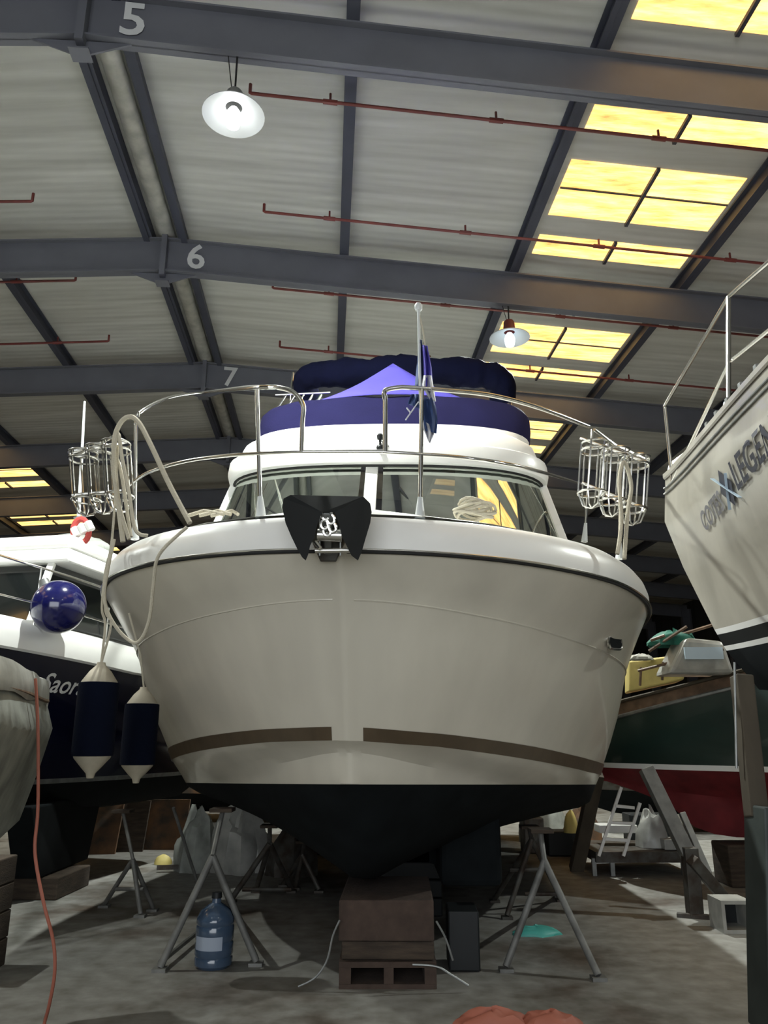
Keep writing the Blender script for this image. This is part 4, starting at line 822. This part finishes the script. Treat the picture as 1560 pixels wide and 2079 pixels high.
# shores and clutter below it
def shore(p, q, wd, m_, name, label, cat='prop', grp=None): return tag(MB().bar(p, q, wd, wd, up=(0, 1, 0)).build(name, m_, bevel=.006), label, cat, grp)
shore(at(1312, 1560, 8.4), at(1402, 1745, 8.2), .13, 'standlight', 'timber_shore', 'thick grey prop slanting up to the left end of the green boat', grp='props under the green boat')
shore(at(1400, 1720, 8.15), flo(1412, 1862), .13, 'stand', 'timber_shore', 'upright foot of the slanting prop under the green boat', grp='props under the green boat')
shore(at(1405, 1745, 8.05), flo(1500, 1858), .10, 'stand', 'timber_shore', 'prop slanting down to the right under the red keel', grp='props under the green boat')
shore(at(1385, 1650, 8.6), at(1440, 1775, 8.4), .06, 'dullsteel', 'steel_strut', 'thin bright strut beside the thick slanting prop', grp='props under the green boat')
shore(at(1375, 1860, 8.2)-Vector((0, 0, 0)), at(1500, 1868, 8.0), .06, 'stand', 'cradle_beam', 'low dark beam on the floor under the red keel', 'beam')
kb_c = flo(1470, 1862); 
tag(MB().box((4.35, 9.95, .225), (.85, .5, .45)).build('keel_block', 'wood', bevel=.02), 'dark timber block carrying the red keel', 'block')
cr = thing('crate', flo(1488, 1888), 'pale open crate with a dark hollow on the floor under the red boat', 'crate')
cc = flo(1488, 1888)
MB().box(cc+Vector((-.12, 0, .13)), (.03, .3, .26)).box(cc+Vector((.12, 0, .13)), (.03, .3, .26)).box(cc+Vector((0, 0, .245)), (.21, .3, .03)).box(cc+Vector((0, 0, .015)), (.21, .3, .03)).build('frame', 'plastic', cr)
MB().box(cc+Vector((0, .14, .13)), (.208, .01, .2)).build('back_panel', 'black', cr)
tr = thing('low_trailer', flo(1290, 1772), 'low dark trailer bed on the floor beyond the right hand stands', 'trailer')
a0, a1 = flo(1205, 1775), flo(1400, 1775)
MB().box((a0+a1)/2+Vector((0, .4, .22)), (a1.x-a0.x, 1.2, .12)).build('bed', 'stand', tr)
for px in (1208, 1245, 1390): MB().bar(flo(px, 1778), flo(px, 1778)+Vector((0, 0, .2)), .05).build('leg', 'dullsteel', tr)
MB().bar(at(1208, 1748, 10.7), at(1290, 1745, 10.7), .06, .05, up=(0, 1, 0)).build('pale_edge', 'white', tr)
shore(flo(1192, 1762)+Vector((-.2, -.25, 0)), at(1212, 1570, 10.3), .16, 'postwood', 'timber_post', 'pale weathered post standing on the trailer bed by the hull', 'post')
ld = thing('step_ladder', flo(1265, 1760)+Vector((0, -.1, .28)), 'white step ladder standing on the trailer under the green boat', 'ladder')
for (x0, y0, x1, y1) in ((1262, 1598, 1216, 1738), (1300, 1630, 1266, 1738)): MB().bar(at(x0, y0, 10.35), at(x1, y1, 10.35), .035, .03, up=(0, 1, 0)).build('rail', 'white', ld)
for (x0, y0, x1, y1) in ((1250, 1636, 1288, 1640), (1240, 1670, 1284, 1672), (1228, 1703, 1276, 1706)): MB().bar(at(x0, y0, 10.34), at(x1, y1, 10.34), .035, .05, up=(0, 1, 0)).build('step', 'white', ld)
tag(MB().box(at(1250, 1681, 11.2), (.5, .3, .10)).build('foam_box', 'white', bevel=.01), 'flat white box lying behind the step ladder', 'box')
tag(MB().box(Vector((at(1362, 1738, 10.9).x, 10.75, .345)), (.32, .3, .12)).build('foam_box', 'plastic', bevel=.01), 'pale box on the trailer bed beside the slanting prop', 'box')
lump(Vector((at(1318, 1640, 10.95).x, 10.95, .285)), .2, .18, .42, 'plastic', 'sack', 'grey white sack on the trailer bed behind the slanting prop', 'sack', 9)
lump(Vector((at(1160, 1680, 12.0).x, 12.0, .34)), .10, .1, .30, 'yellow', 'yellow_can', 'small yellow can seen below the hull right of the stand', 'can', 1, .1)
lump(Vector((at(1183, 1705, 12.9).x, 12.9, 0)), .30, .2, .55, 'rust', 'junk_heap', 'reddish heap beyond the right hand stands', 'heap', 7)
lump(Vector((at(1105, 1712, 14).x, 14.0, 0)), .45, .3, .7, 'tarp', 'covered_heap', 'grey covered heap beyond the right hand stands', 'heap', 17)
# clutter beyond the left stands
for k, (x0, x1, yt_, m_, lab) in enumerate(((190, 250, 1655, 'rust', 'brown stained board, leftmost of the boards stacked beyond the navy boat'), (245, 305, 1640, 'wood', 'dark board in the middle of the boards stacked beyond the navy boat'), (300, 385, 1645, 'rust', 'wide rusty sheet, rightmost of those stacked beyond the navy boat'))):
    D = 12.7+.25*k; A0 = at(x0, yt_, D); A1 = at(x1, yt_, D)
    tag(MB().poly([Vector((A0.x, D-.25, 0)), Vector((A1.x, D-.25, 0)), Vector((A1.x, D, .70)), Vector((A0.x, D, .70))], .05, (0, 1, 0)).build('leaning_board', m_), lab, 'board', 'boards leaning beyond the navy boat')
lump(flo(398, 1766), .28, .3, .7, 'tarp', 'covered_heap', 'low grey heap left of the white plastic sheet', 'heap', 12)
lump(flo(490, 1768), .36, .34, .80, 'plastic', 'plastic_sheeting', 'crumpled white plastic sheeting beyond the left hand stands', 'plastic sheet', 14, .5)
lump(flo(596, 1775), .30, .3, .6, 'stand', 'dark_heap', 'dark heap beyond the keel, left side', 'heap', 15)
lump(flo(335, 1752)+Vector((0, -.1, 0)), .12, .1, .12, 'yellow', 'small_tin', 'small yellowish tin in front of the leaning boards', 'tin', 21, .1)
tag(MB().bar(flo(318, 1772)+Vector((0, 0, .06)), flo(395, 1770)+Vector((0, 0, .06)), .05, .05).build('low_bar', 'stand'), 'low dark bar on the floor in front of the leaning boards', 'bar')

# ---- dim hulls standing further back
def far_hull(O, ax, L_, m_, name, label, zt=1.5, zk=.35, B_=1.2):
    Z = Hull(O, ax, L_, b0=.05, nose=.03, N=14)
    a = (0, B_, 3, 2, .6, [(0, zt+.25), (L_, zt)]); b = (.3, B_*.8, 3, 2, .8, [(0, zk+.45), (L_, zk+.35)]); c = (.6, .05, 1, 1, 1, [(0, zk+.3), (1, zk), (L_, zk)])
    t = thing(name, Z.W(L_/2, 0, 0), label, 'boat', 'dark hulls at the back')
    Z.side(seq(a, b, 3, .03), 'topsides', m_, t); Z.side(seq(b, c, 3, .03), 'bottom', 'antifoul', t)
    MB().grid([[Z.pt(a, i/14, -1), Z.W(Z.Lend*(i/14)**1.9, 0, zt+.35), Z.pt(a, i/14, 1)] for i in range(15)]).build('cover', 'stand', t)
    for l in (1.4, L_-1): MB().box(Z.W(l, 0, (zk)/2-.005), (.3, .5, zk-.01)).build('chock', 'wood', t)
far_hull((3.3, 15.4), (1, .06), 6.5, 'stand', 'laid_up_boat', 'dark laid up boat in the gloom behind the step ladder', 1.35, .3)
far_hull((-6.8, 17.4), (1, -.03), 6.4, 'rust', 'laid_up_boat', 'brownish laid up boat far back behind the leaning boards', 1.2, .2)
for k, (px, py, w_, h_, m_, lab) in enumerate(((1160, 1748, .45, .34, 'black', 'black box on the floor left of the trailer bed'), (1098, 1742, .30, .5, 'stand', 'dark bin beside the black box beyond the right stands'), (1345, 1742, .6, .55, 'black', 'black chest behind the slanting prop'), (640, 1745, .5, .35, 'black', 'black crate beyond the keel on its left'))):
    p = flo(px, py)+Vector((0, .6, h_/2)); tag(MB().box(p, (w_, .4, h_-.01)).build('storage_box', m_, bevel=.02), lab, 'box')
